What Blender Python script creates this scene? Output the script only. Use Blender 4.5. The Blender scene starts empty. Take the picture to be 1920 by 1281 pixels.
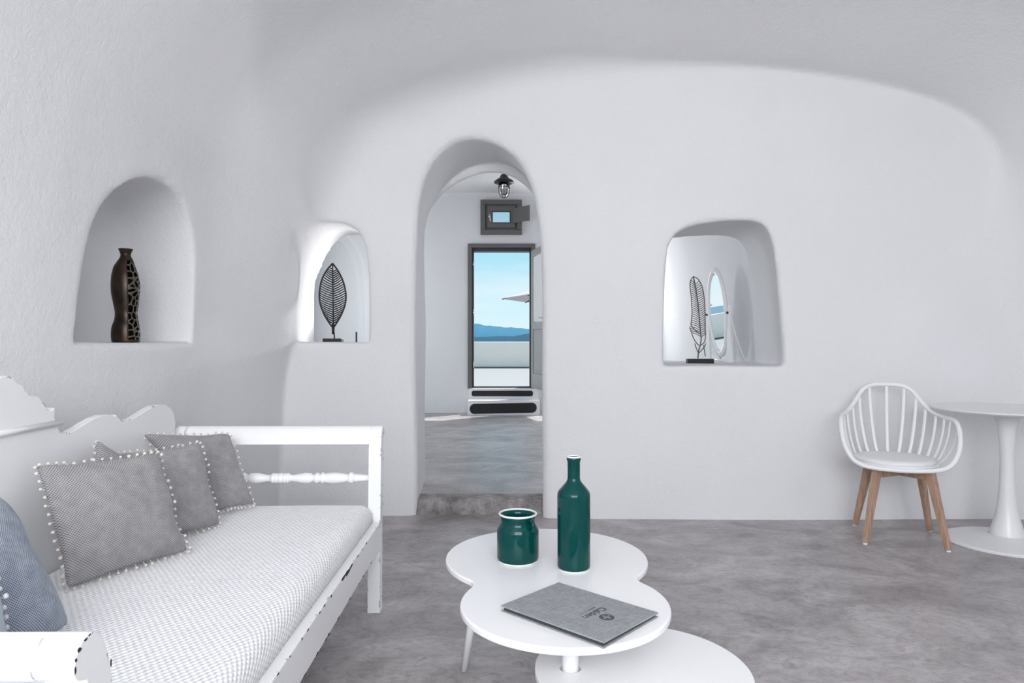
import bpy, bmesh, math, random
import numpy as np
from mathutils import Vector, Matrix, noise as mnoise

PI = math.pi
random.seed(7)
COL = bpy.context.scene.collection
SC = bpy.context.scene

# ------------------------------------------------------------------ camera
CAM_H = 1.13
FPX = 1280.0                       # 24 mm on a 36 mm wide sensor, frame 1920 wide
cam_d = bpy.data.cameras.new('camera'); cam = bpy.data.objects.new('camera', cam_d); COL.objects.link(cam)
cam.location = (0, 0, CAM_H); cam.rotation_euler = (PI/2, 0, 0)
cam_d.lens = 24; cam_d.sensor_width = 36; cam_d.clip_start = 0.02; cam_d.clip_end = 30000
SC.camera = cam

# ------------------------------------------------------------------ colour management
SC.view_settings.view_transform = 'Standard'
SC.view_settings.look = 'None'
SC.view_settings.gamma = 1.0
SC.view_settings.use_curve_mapping = False
SC.view_settings.exposure = 0.0
SC.cycles.max_bounces = 14; SC.cycles.diffuse_bounces = 8; SC.cycles.glossy_bounces = 6
SC.cycles.transmission_bounces = 8; SC.cycles.transparent_max_bounces = 12

# ------------------------------------------------------------------ world
W = bpy.data.worlds.new('sky'); SC.world = W; W.use_nodes = True
nt = W.node_tree; N = nt.nodes; L = nt.links; N.clear()
wo = N.new('ShaderNodeOutputWorld'); bg = N.new('ShaderNodeBackground')
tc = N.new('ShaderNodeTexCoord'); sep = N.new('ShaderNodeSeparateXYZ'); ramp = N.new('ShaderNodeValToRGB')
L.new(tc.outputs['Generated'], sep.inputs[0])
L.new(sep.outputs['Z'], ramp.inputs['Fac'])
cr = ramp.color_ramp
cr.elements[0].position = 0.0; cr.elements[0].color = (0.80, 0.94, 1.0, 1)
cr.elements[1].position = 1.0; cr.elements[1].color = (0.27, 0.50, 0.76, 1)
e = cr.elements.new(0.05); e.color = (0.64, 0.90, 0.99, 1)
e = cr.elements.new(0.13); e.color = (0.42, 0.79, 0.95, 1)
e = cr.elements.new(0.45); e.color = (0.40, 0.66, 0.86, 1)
cn = N.new('ShaderNodeTexNoise'); cn.inputs['Scale'].default_value = 3.5; cn.inputs['Detail'].default_value = 6
mp = N.new('ShaderNodeMapping'); mp.inputs['Scale'].default_value = (1, 1, 5)
L.new(tc.outputs['Generated'], mp.inputs[0]); L.new(mp.outputs[0], cn.inputs['Vector'])
cm = N.new('ShaderNodeMapRange'); cm.inputs['From Min'].default_value = 0.50; cm.inputs['From Max'].default_value = 0.75
cm.inputs['To Max'].default_value = 0.6
L.new(cn.outputs['Fac'], cm.inputs['Value'])
cx = N.new('ShaderNodeMix'); cx.data_type = 'RGBA'; cx.inputs['B'].default_value = (0.93, 0.97, 1, 1)
L.new(cm.outputs[0], cx.inputs['Factor']); L.new(ramp.outputs[0], cx.inputs['A'])
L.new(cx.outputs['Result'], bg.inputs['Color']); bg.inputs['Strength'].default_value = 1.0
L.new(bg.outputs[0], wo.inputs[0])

# ------------------------------------------------------------------ lights
def light(name, typ, loc, direction, energy, color=(1, 1, 1), size=None, size_y=None, spread=None):
    d = bpy.data.lights.new(name, typ); o = bpy.data.objects.new(name, d); COL.objects.link(o)
    o.location = loc; o.rotation_euler = Vector(direction).to_track_quat('-Z', 'Y').to_euler()
    d.energy = energy; d.color = color
    if size: d.shape = 'RECTANGLE'; d.size = size; d.size_y = size_y or size
    if spread: d.spread = spread
    return o
sun = light('sun', 'SUN', (0, 20, 20), (-0.62, -0.60, -1.25), 5.0, (1.0, 0.97, 0.93)); sun.data.angle = 0.009
# daylight through the glazed front of the room, behind the photographer
light('daylight_front', 'AREA', (0.10, -1.70, 1.98), (0.02, 1, -0.24), 160, (0.985, 0.985, 1.0), 2.9, 1.6)
# added fill lights in made-up, unseen window openings of the second room
light('back_room_fill', 'AREA', (-3.12, 8.3, 1.75), (1, -0.1, -0.05), 40, (0.97, 0.985, 1.0), 1.3, 1.5)
light('back_room_fill_right', 'AREA', (1.25, 9.86, 1.7), (-0.45, -1, 0.0), 38, (0.985, 0.99, 1.0), 0.95, 1.5)

# added unseen fill spot behind the dividing wall, brightening the middle opening
lamp = light('opening_fill_spot', 'SPOT', (-0.98, 5.62, 1.30), (-0.42, -0.95, 0.28), 46, (1.0, 0.99, 0.98)); lamp.data.shadow_soft_size = 0.06; lamp.data.spot_size = 1.1; lamp.data.spot_blend = 0.6

# ------------------------------------------------------------------ material helpers
MATS = {}
def new_mat(name):
    m = bpy.data.materials.new(name); m.use_nodes = True
    MATS[name] = m
    return m, m.node_tree.nodes, m.node_tree.links, m.node_tree.nodes['Principled BSDF']
def plain(name, col, rough=0.5, metal=0.0, coat=0.0, ior=1.45):
    m, n, l, b = new_mat(name)
    b.inputs['Base Color'].default_value = (*col, 1); b.inputs['Roughness'].default_value = rough
    b.inputs['Metallic'].default_value = metal; b.inputs['IOR'].default_value = ior; b.inputs['Coat Weight'].default_value = coat
    return m
def tex(n, typ, **kw):
    t = n.new('ShaderNodeTex' + typ)
    for k, v in kw.items(): t.inputs[k.replace('_', ' ')].default_value = v
    return t
def coords(n, l, which='Object', scale=(1, 1, 1), rot=(0, 0, 0)):
    t = n.new('ShaderNodeTexCoord'); mp = n.new('ShaderNodeMapping')
    mp.inputs['Scale'].default_value = scale; mp.inputs['Rotation'].default_value = rot
    l.new(t.outputs[which], mp.inputs[0]); return mp.outputs[0]
def bump(n, l, height, strength, dist, normal=None):
    b = n.new('ShaderNodeBump'); b.inputs['Strength'].default_value = strength; b.inputs['Distance'].default_value = dist
    l.new(height, b.inputs['Height'])
    if normal: l.new(normal, b.inputs['Normal'])
    return b.outputs[0]
def ramp2(n, l, fac, stops):
    r = n.new('ShaderNodeValToRGB'); l.new(fac, r.inputs['Fac'])
    while len(r.color_ramp.elements) < len(stops): r.color_ramp.elements.new(0.5)
    for e, (p, c) in zip(r.color_ramp.elements, stops):
        e.position = p; e.color = (*c, 1)
    return r.outputs[0]
def mixc(n, l, fac, a, b, typ='MIX'):
    x = n.new('ShaderNodeMix'); x.data_type = 'RGBA'; x.blend_type = typ
    for k, v in (('Factor', fac), ('A', a), ('B', b)):
        if isinstance(v, (int, float)): x.inputs[k].default_value = v
        elif isinstance(v, tuple): x.inputs[k].default_value = (*v, 1)
        else: l.new(v, x.inputs[k])
    return x.outputs['Result']
def mth(n, l, op, a, b=None):
    x = n.new('ShaderNodeMath'); x.operation = op
    for i, v in enumerate((a, b)):
        if v is None: continue
        if isinstance(v, (int, float)): x.inputs[i].default_value = v
        else: l.new(v, x.inputs[i])
    return x.outputs[0]

def plaster(name, col, strength=0.5):
    m, n, l, b = new_mat(name)
    v = coords(n, l)
    a = tex(n, 'Noise', Scale=5.0, Detail=3.0); l.new(v, a.inputs['Vector'])
    c = tex(n, 'Noise', Scale=52.0, Detail=5.0, Roughness=0.6, Distortion=0.5); l.new(v, c.inputs['Vector'])
    f = tex(n, 'Noise', Scale=140.0, Detail=2.0); l.new(v, f.inputs['Vector'])
    g = tex(n, 'Noise', Scale=1.7, Detail=4.0); l.new(v, g.inputs['Vector'])
    n1 = bump(n, l, a.outputs['Fac'], 0.35*strength, 0.02)
    n2 = bump(n, l, c.outputs['Fac'], 0.6*strength, 0.005, n1)
    n3 = bump(n, l, f.outputs['Fac'], 0.5*strength, 0.0012, n2)
    l.new(n3, b.inputs['Normal'])
    cc = ramp2(n, l, g.outputs['Fac'], [(0.3, tuple(x*0.97 for x in col)), (0.7, col)])
    l.new(cc, b.inputs['Base Color']); b.inputs['Roughness'].default_value = 0.75
    return m
M_PLASTER = plaster('white_plaster', (0.742, 0.743, 0.757), 1.0)
M_PLASTER2 = plaster('back_room_plaster', (0.735, 0.74, 0.755), 0.5)
M_OUT = plaster('terrace_whitewash', (0.92, 0.82, 0.75), 0.4)
M_TERR = plaster('terrace_paving', (0.40, 0.39, 0.38), 0.4)

def concrete():
    m, n, l, b = new_mat('polished_concrete')
    v = coords(n, l, scale=(1, 1, 1)); vs = coords(n, l, scale=(0.9, 1.25, 1), rot=(0, 0, 0.35))
    a = tex(n, 'Noise', Scale=2.2, Detail=9.0, Roughness=0.62, Distortion=1.2); l.new(vs, a.inputs['Vector'])
    c = tex(n, 'Noise', Scale=13.0, Detail=9.0, Roughness=0.75, Distortion=2.0); l.new(vs, c.inputs['Vector'])
    base = ramp2(n, l, a.outputs['Fac'], [(0.30, (0.235, 0.217, 0.217)), (0.5, (0.375, 0.349, 0.352)), (0.70, (0.51, 0.48, 0.487))])
    det = ramp2(n, l, c.outputs['Fac'], [(0.32, (0.55, 0.54, 0.54)), (0.52, (0.97, 0.97, 0.97)), (0.68, (1.2, 1.19, 1.19))])
    col = mixc(n, l, 0.75, base, det, 'MULTIPLY')
    # thin dark trowel veins and small specks
    w = tex(n, 'Noise', Scale=3.4, Detail=7.0, Roughness=0.55, Distortion=1.5); l.new(vs, w.inputs['Vector'])
    ab = mth(n, l, 'ABSOLUTE', mth(n, l, 'SUBTRACT', w.outputs['Fac'], 0.5))
    vein = ramp2(n, l, ab, [(0.0, (0.72, 0.70, 0.70)), (0.012, (1, 1, 1))])
    q = tex(n, 'Noise', Scale=1.6, Detail=2.0); l.new(v, q.inputs['Vector'])
    vm = ramp2(n, l, q.outputs['Fac'], [(0.45, (0, 0, 0)), (0.6, (1, 1, 1))])
    col = mixc(n, l, mth(n, l, 'MULTIPLY', vm, 0.7), col, mixc(n, l, 1.0, col, vein, 'MULTIPLY'))
    s = tex(n, 'Voronoi', Scale=16.0); l.new(v, s.inputs['Vector'])
    sp = ramp2(n, l, s.outputs['Distance'], [(0.035, (0.5, 0.48, 0.48)), (0.06, (1, 1, 1))])
    col = mixc(n, l, 0.6, col, sp, 'MULTIPLY')
    l.new(col, b.inputs['Base Color'])
    rr = n.new('ShaderNodeMapRange'); rr.inputs['To Min'].default_value = 0.30; rr.inputs['To Max'].default_value = 0.48
    l.new(c.outputs['Fac'], rr.inputs['Value']); l.new(rr.outputs[0], b.inputs['Roughness'])
    l.new(bump(n, l, c.outputs['Fac'], 0.12, 0.004), b.inputs['Normal'])
    return m
M_FLOOR = concrete()

def worn_paint(name, col, rough=0.35, amount=0.5):
    """gloss paint with dark wood showing where the edges are chipped"""
    m, n, l, b = new_mat(name)
    v = coords(n, l)
    bv = n.new('ShaderNodeBevel'); bv.inputs['Radius'].default_value = 0.009; bv.samples = 4
    gm = n.new('ShaderNodeNewGeometry')
    dt = n.new('ShaderNodeVectorMath'); dt.operation = 'DOT_PRODUCT'
    l.new(bv.outputs[0], dt.inputs[0]); l.new(gm.outputs['True Normal'], dt.inputs[1])
    edge = mth(n, l, 'LESS_THAN', dt.outputs['Value'], 0.975)
    ns = tex(n, 'Noise', Scale=26.0, Detail=5.0, Roughness=0.75); l.new(v, ns.inputs['Vector'])
    ch = mth(n, l, 'GREATER_THAN', ns.outputs['Fac'], 0.66 - 0.1*amount)
    big = tex(n, 'Noise', Scale=5.0, Detail=2.0); l.new(v, big.inputs['Vector'])
    mask = mth(n, l, 'MULTIPLY', mth(n, l, 'MULTIPLY', edge, ch), mth(n, l, 'GREATER_THAN', big.outputs['Fac'], 0.46))
    l.new(mixc(n, l, mask, col, (0.03, 0.024, 0.022)), b.inputs['Base Color'])
    b.inputs['Roughness'].default_value = rough
    g = tex(n, 'Noise', Scale=9.0, Detail=4.0); l.new(coords(n, l, scale=(1, 1, 1)), g.inputs['Vector'])
    l.new(bump(n, l, g.outputs['Fac'], 0.15, 0.004), b.inputs['Normal'])
    return m
M_SOFA = worn_paint('chipped_white_paint', (0.80, 0.80, 0.81), 0.30, 0.95)

def weave(name, cols, cell, bumpd=0.0012, dark=0.5, uv='UV', ratio=1.0, mid=(0.15, 0.85)):
    m, n, l, b = new_mat(name)
    t = n.new('ShaderNodeTexCoord'); sp = n.new('ShaderNodeSeparateXYZ'); l.new(t.outputs[uv], sp.inputs[0])
    k = 2*PI/cell
    sx = mth(n, l, 'SINE', mth(n, l, 'MULTIPLY', sp.outputs['X'], k))
    sy = mth(n, l, 'SINE', mth(n, l, 'MULTIPLY', sp.outputs['Y'], k*ratio))
    pr = mth(n, l, 'MULTIPLY', sx, sy)
    h = mth(n, l, 'ADD', mth(n, l, 'MULTIPLY', pr, 0.5), 0.5)
    ns = tex(n, 'Noise', Scale=30.0, Detail=4.0); l.new(t.outputs[uv], ns.inputs['Vector'])
    hh = mth(n, l, 'ADD', h, mth(n, l, 'MULTIPLY', mth(n, l, 'SUBTRACT', ns.outputs['Fac'], 0.5), 0.6))
    l.new(ramp2(n, l, hh, [(mid[0], cols[0]), (mid[1], cols[1])]), b.inputs['Base Color'])
    b.inputs['Roughness'].default_value = 0.9
    b.inputs['Sheen Weight'].default_value = 0.15
    l.new(bump(n, l, h, 0.8, bumpd), b.inputs['Normal'])
    return m
M_GREYC = weave('grey_woven_cotton', ((0.14, 0.135, 0.14), (0.39, 0.38, 0.385)), 0.0075)
M_BLUEC = weave('blue_woven_cotton', ((0.085, 0.105, 0.14), (0.40, 0.45, 0.53)), 0.0062)
M_PALEBLUE = weave('pale_blue_cotton', ((0.26, 0.33, 0.39), (0.42, 0.50, 0.56)), 0.004, 0.0004)
M_WAFFLE = weave('white_waffle_cotton', ((0.62, 0.62, 0.64), (0.86, 0.86, 0.87)), 0.0175, 0.004, ratio=0.72, mid=(0.0, 0.5))
M_POM = plain('cream_cotton', (0.66, 0.63, 0.58), 0.9)
M_POM2 = plain('pale_cotton', (0.60, 0.58, 0.60), 0.9)
M_LINEN_EDGE = plain('white_piping', (0.75, 0.78, 0.80), 0.8)
M_WHITE = plain('white_lacquer', (0.83, 0.83, 0.84), 0.28)
M_PLASTIC = plain('white_plastic', (0.80, 0.80, 0.80), 0.35)
M_CUSH = plain('white_leatherette', (0.78, 0.78, 0.79), 0.42)
M_TULIP = plain('white_satin_metal', (0.76, 0.76, 0.77), 0.3)
M_GREEN = plain('green_glaze', (0.0008, 0.046, 0.043), 0.07, ior=1.33)
M_GLAZEW = plain('white_glaze_rim', (0.72, 0.74, 0.74), 0.2)
M_BLACK = plain('black_metal', (0.012, 0.012, 0.014), 0.45)
M_BLACKW = plain('black_base', (0.006, 0.006, 0.007), 0.4)
M_SILVER = plain('aged_silver_wire', (0.10, 0.09, 0.09), 0.35, 0.6)
M_CHROME = plain('chrome', (0.6, 0.6, 0.6), 0.25, 1.0)
M_MIRROR = plain('mirror_glass', (0.93, 0.95, 0.95), 0.01, 1.0)
M_GREYF = plain('grey_painted_wood', (0.125, 0.122, 0.118), 0.45)
M_DARKF = plain('dark_gasket', (0.03, 0.032, 0.036), 0.4)
M_GREYL = plain('pale_grey_painted_wood', (0.36, 0.35, 0.34), 0.45)
M_CURTAIN = plain('sheer_curtain', (0.75, 0.75, 0.74), 0.9)
M_STEPB = plain('black_anti_slip_paint', (0.014, 0.014, 0.016), 0.7)
M_GLASS, gn, gl, gb = new_mat('clear_glass')
gb.inputs['Transmission Weight'].default_value = 1.0; gb.inputs['Roughness'].default_value = 0.02; gb.inputs['IOR'].default_value = 1.45
M_PINK = plain('pale_canvas', (0.62, 0.56, 0.58), 0.9)
M_FARHILL = plain('hazy_blue_hill', (0.045, 0.185, 0.285), 1.0)  # distance haze is painted into the hill colour
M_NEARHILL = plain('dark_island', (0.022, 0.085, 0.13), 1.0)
M_SEA = plain('sea_water', (0.02, 0.10, 0.18), 0.25)

def bronze():
    m, n, l, b = new_mat('dark_bronze')
    v = coords(n, l)
    a = tex(n, 'Noise', Scale=14.0, Detail=6.0, Roughness=0.6); l.new(v, a.inputs['Vector'])
    l.new(ramp2(n, l, a.outputs['Fac'], [(0.35, (0.012, 0.008, 0.006)), (0.7, (0.060, 0.035, 0.021))]), b.inputs['Base Color'])
    b.inputs['Metallic'].default_value = 0.55; b.inputs['Roughness'].default_value = 0.34
    return m
M_BRONZE = bronze()
def wood():
    m, n, l, b = new_mat('beech_wood')
    v = coords(n, l, scale=(30, 30, 3))
    a = tex(n, 'Noise', Scale=1.6, Detail=6.0, Distortion=0.8); l.new(v, a.inputs['Vector'])
    l.new(ramp2(n, l, a.outputs['Fac'], [(0.3, (0.31, 0.185, 0.125)), (0.7, (0.50, 0.33, 0.24))]), b.inputs['Base Color'])
    b.inputs['Roughness'].default_value = 0.45
    return m
M_WOOD = wood()
def linen():
    m, n, l, b = new_mat('grey_linen_cloth')
    a = tex(n, 'Noise', Scale=6.0, Detail=5.0, Roughness=0.7); l.new(coords(n, l, scale=(60, 6, 6)), a.inputs['Vector'])
    c = tex(n, 'Noise', Scale=6.0, Detail=5.0, Roughness=0.7); l.new(coords(n, l, scale=(6, 60, 6)), c.inputs['Vector'])
    s = mth(n, l, 'MULTIPLY', mth(n, l, 'ADD', a.outputs['Fac'], c.outputs['Fac']), 0.5)
    l.new(ramp2(n, l, s, [(0.35, (0.17, 0.18, 0.19)), (0.65, (0.36, 0.375, 0.39))]), b.inputs['Base Color'])
    b.inputs['Roughness'].default_value = 0.9
    l.new(bump(n, l, s, 0.5, 0.001), b.inputs['Normal'])
    return m
M_LINEN = linen()
def stone():
    m, n, l, b = new_mat('rough_stone')
    v = coords(n, l)
    a = tex(n, 'Noise', Scale=9.0, Detail=9.0, Roughness=0.7); l.new(v, a.inputs['Vector'])
    c = tex(n, 'Voronoi', Scale=55.0); l.new(v, c.inputs['Vector'])
    k = ramp2(n, l, a.outputs['Fac'], [(0.35, (0.14, 0.13, 0.125)), (0.55, (0.30, 0.285, 0.28)), (0.7, (0.44, 0.42, 0.41))])
    p = ramp2(n, l, c.outputs['Distance'], [(0.1, (0.55, 0.53, 0.52)), (0.3, (1, 1, 1))])
    l.new(mixc(n, l, 0.7, k, p, 'MULTIPLY'), b.inputs['Base Color'])
    l.new(bump(n, l, a.outputs['Fac'], 0.8, 0.015), b.inputs['Normal'])
    b.inputs['Roughness'].default_value = 0.8
    return m
M_STONE = stone()
M_PRINT = plain('dark_grey_print', (0.075, 0.08, 0.088), 0.8)

# ------------------------------------------------------------------ object helpers
def link(name, me, mat=None, parent=None):
    o = bpy.data.objects.new(name, me); COL.objects.link(o)
    if mat is not None: me.materials.append(mat)
    if parent is not None: o.parent = parent
    return o
def obj(name, bm, mat, parent=None, smooth=False, bevel=0.0, seg=2, sub=0):
    bmesh.ops.recalc_face_normals(bm, faces=bm.faces)
    me = bpy.data.meshes.new(name); bm.to_mesh(me); bm.free()
    if smooth: me.shade_smooth()
    o = link(name, me, mat, parent)
    if bevel:
        b = o.modifiers.new('bevel', 'BEVEL'); b.width = bevel; b.segments = seg; b.limit_method = 'ANGLE'; b.angle_limit = math.radians(40)
    if sub:
        s = o.modifiers.new('sub', 'SUBSURF'); s.levels = sub; s.render_levels = sub
    return o
def thing(name, label, cat, loc=(0, 0, 0), rz=0.0, group=None):
    o = bpy.data.objects.new(name, None); COL.objects.link(o)
    o.location = loc; o.rotation_euler = (0, 0, rz); o.empty_display_size = 0.1
    tag(o, label, cat, group); return o
def tag(o, label, cat, group=None):
    o['label'] = label; o['category'] = cat
    if group: o['group'] = group
def struct(o): o['kind'] = 'structure'; return o

def box(bm, x0, x1, y0, y1, z0, z1):
    vs = [bm.verts.new((x, y, z)) for x in (x0, x1) for y in (y0, y1) for z in (z0, z1)]
    for f in ((0, 1, 3, 2), (4, 6, 7, 5), (0, 4, 5, 1), (2, 3, 7, 6), (0, 2, 6, 4), (1, 5, 7, 3)):
        bm.faces.new([vs[i] for i in f])
    return bm
def B(): return bmesh.new()
def prism(bm, pts, axis, a, b):
    """closed 2-D outline extruded along an axis: 'x' -> pts are (y,z); 'y' -> (x,z); 'z' -> (x,y)"""
    def mk(p, t):
        return {'x': (t, p[0], p[1]), 'y': (p[0], t, p[1]), 'z': (p[0], p[1], t)}[axis]
    A_ = [bm.verts.new(mk(p, a)) for p in pts]; B_ = [bm.verts.new(mk(p, b)) for p in pts]
    n = len(pts)
    bm.faces.new(A_); bm.faces.new(B_[::-1])
    for i in range(n):
        bm.faces.new((A_[i], B_[i], B_[(i+1) % n], A_[(i+1) % n]))
    return bm
def tube(bm, path, r, sides=8, closed=False, flat=1.0, up=None, cap=True):
    """sweep; r is a number or a list; flat squashes the section along the second axis"""
    P = [Vector(p) for p in path]; n = len(P); rings = []
    prev = None
    for i, p in enumerate(P):
        if closed: t = (P[(i+1) % n] - P[i-1])
        else: t = P[min(i+1, n-1)] - P[max(i-1, 0)]
        t.normalize()
        if up is not None: a = Vector(up).cross(t)
        elif prev is None:
            a = t.orthogonal()
        else: a = prev - t*prev.dot(t)
        if a.length < 1e-6: a = t.orthogonal()
        a.normalize(); b = t.cross(a); prev = a
        rr = r[i] if isinstance(r, (list, tuple)) else r
        rings.append([bm.verts.new(p + a*math.cos(2*PI*k/sides)*rr + b*math.sin(2*PI*k/sides)*rr*flat) for k in range(sides)])
    for i in range(n if closed else n-1):
        A_, C_ = rings[i], rings[(i+1) % n]
        for k in range(sides):
            bm.faces.new((A_[k], A_[(k+1) % sides], C_[(k+1) % sides], C_[k]))
    if not closed and cap:
        bm.faces.new(rings[0][::-1]); bm.faces.new(rings[-1])
    return bm
def lathe(bm, prof, n=32, axis='z', c=(0, 0, 0)):
    rings = []
    for (r, h) in prof:
        if r < 1e-5:
            q = {'z': (0, 0, h), 'x': (h, 0, 0)}[axis]
            rings.append([bm.verts.new(Vector(q)+Vector(c))])
        else:
            ring = []
            for k in range(n):
                a = 2*PI*k/n
                q = {'z': (r*math.cos(a), r*math.sin(a), h), 'x': (h, r*math.cos(a), r*math.sin(a))}[axis]
                ring.append(bm.verts.new(Vector(q)+Vector(c)))
            rings.append(ring)
    for A_, C_ in zip(rings, rings[1:]):
        for k in range(n):
            k2 = (k+1) % n
            if len(A_) == 1 and len(C_) == 1: continue
            if len(A_) == 1: bm.faces.new((A_[0], C_[k2], C_[k]))
            elif len(C_) == 1: bm.faces.new((A_[k], A_[k2], C_[0]))
            else: bm.faces.new((A_[k], A_[k2], C_[k2], C_[k]))
    return bm
def catmull(pts, n=6, closed=False):
    P = [Vector(p) for p in pts]; out = []; m = len(P)
    rng = range(m) if closed else range(m-1)
    for i in rng:
        if closed: p0, p1, p2, p3 = P[i-1], P[i], P[(i+1) % m], P[(i+2) % m]
        else: p0, p1, p2, p3 = P[max(i-1, 0)], P[i], P[i+1], P[min(i+2, m-1)]
        for k in range(n):
            t = k/n
            out.append(0.5*((2*p1) + (p2-p0)*t + (2*p0-5*p1+4*p2-p3)*t*t + (3*p1-p0-3*p2+p3)*t**3))
    if not closed: out.append(P[-1])
    return out
def at(px, py, d):                 # image position (1920 x 1281) at a depth -> world point
    return ((px-960)*d/FPX, d, CAM_H-(py-640.5)*d/FPX)
def atz(pts, d): return [((px-960)*d/FPX, CAM_H-(py-640.5)*d/FPX) for px, py in pts]

# ------------------------------------------------------------------ plaster shell as one smooth field of air and rock
def smooth2(pts, it=2):
    P = np.array(pts, float)
    for _ in range(it):
        Q = np.roll(P, -1, 0)
        P = np.stack([0.75*P+0.25*Q, 0.25*P+0.75*Q], 1).reshape(-1, 2)
    return P
def poly_sdf(P, U, V):
    """signed distance to a closed polygon on the grid U x V, negative inside"""
    u = U[:, None].astype(np.float64); v = V[None, :].astype(np.float64)
    d = np.full((len(U), len(V)), 1e9); ins = np.zeros((len(U), len(V)), bool)
    n = len(P)
    for i in range(n):
        ax, ay = P[i]; bx, by = P[(i+1) % n]
        ex, ey = bx-ax, by-ay; L2 = ex*ex+ey*ey+1e-12
        t = np.clip(((u-ax)*ex+(v-ay)*ey)/L2, 0, 1)
        d = np.minimum(d, (u-ax-t*ex)**2+(v-ay-t*ey)**2)
        if ay != by:
            c = ((ay > v) != (by > v)) & (u < (bx-ax)*(v-ay)/(by-ay)+ax)
            ins ^= c
    d = np.sqrt(d)
    return np.where(ins, -d, d).astype(np.float32)
def smin(a, b, k):
    h = np.maximum(k-np.abs(a-b), 0)/k
    return np.minimum(a, b)-h*h*k*0.25
def smax(a, b, k):
    h = np.maximum(k-np.abs(a-b), 0)/k
    return np.maximum(a, b)+h*h*k*0.25
def sstep(x, a, b):
    t = np.clip((x-a)/(b-a), 0, 1); return t*t*(3-2*t)

PROF_BACK = [(3.40, -0.6), (3.40, 0.9), (3.22, 1.5), (3.12, 1.95), (3.07, 2.35), (2.93, 2.54), (2.69, 2.67), (2.17, 2.80), (1.66, 2.87),
             (1.0, 2.89), (0.3, 2.88), (-0.3, 2.80), (-0.82, 2.63), (-1.09, 2.42), (-1.23, 2.15), (-1.29, 1.8), (-1.36, 1.3), (-1.46, 1.0), (-1.49, 0.6), (-1.53, -0.6)]
PROF_FRONT = [(3.75, -0.6), (3.72, 1.2), (3.6, 2.0), (3.2, 2.65), (2.4, 2.95), (1.2, 3.05), (0.2, 3.04), (-0.6, 2.90), (-1.15, 2.62),
              (-1.42, 2.3), (-1.53, 1.9), (-1.56, 1.3), (-1.57, 0.6), (-1.58, -0.6)]
NICHE = [(2.434, 1.125), (2.449, 1.284), (2.50, 1.50), (2.57, 1.63), (2.70, 1.745), (2.83, 1.81), (2.97, 1.835), (3.12, 1.815), (3.23, 1.745), (3.30, 1.64), (3.34, 1.50), (3.335, 1.25), (3.32, 1.125), (3.32, 0.8), (2.434, 0.8)]
DOOR_F = atz([(779, 1200), (779, 760), (778, 600), (779, 450), (788, 345), (806, 298), (838, 263), (871, 249), (907, 255), (943, 273), (973, 300), (993, 338), (1005, 385), (1013, 470), (1016, 640), (1016, 1200)], 4.36)
DOOR_R = atz([(797, 1200), (797, 700), (793, 460), (799, 405), (815, 375), (838, 345), (860, 325), (885, 312), (920, 306), (950, 308), (978, 322), (996, 345), (1016, 385), (1028, 480), (1032, 1200)], 5.04)
DOOR_L = atz([(797, 1200), (797, 700), (793, 460), (801, 402), (817, 378), (839, 354), (862, 339), (887, 328), (915, 322), (945, 324), (972, 336), (996, 356), (1010, 375), (1028, 480), (1032, 1200)], 5.04)
LEAF_F = atz([(553, 760), (553, 645), (556, 580), (562, 500), (570, 450), (582, 428), (600, 415), (640, 415), (664, 426), (676, 446), (683, 480), (685, 560), (685, 645), (685, 760)], 4.36)
LEAF_M = atz([(579, 760), (579, 645), (580, 545), (588, 495), (604, 462), (628, 440), (655, 430), (690, 440), (715, 500), (720, 645), (720, 760)], 4.95)
LEAF_R = atz([(590, 760), (590, 645), (590, 534), (605, 504), (620, 472), (634, 452), (655, 440), (690, 446), (715, 500), (720, 645), (720, 760)], 5.12)
WIN_F = atz([(1243, 760), (1243, 686), (1245, 560), (1250, 470), (1262, 443), (1285, 428), (1320, 419), (1370, 414), (1415, 414), (1436, 424), (1448, 450), (1455, 490), (1461, 565), (1466, 640), (1467, 686), (1467, 760)], 4.36)
WIN_R = atz([(1200, 760), (1200, 678), (1200, 500), (1230, 452), (1267, 445), (1332, 443), (1368, 446), (1386, 458), (1398, 484), (1408, 527), (1414, 590), (1416, 655), (1417, 678), (1417, 760)], 5.15)
ROOM2 = [(-3.2, -0.4), (-3.2, 2.0), (-3.05, 2.6), (-2.5, 3.05), (-1.2, 3.26), (0, 3.28), (1.2, 3.16), (1.8, 2.75), (2.06, 2.1), (2.1, -0.4)]

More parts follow.
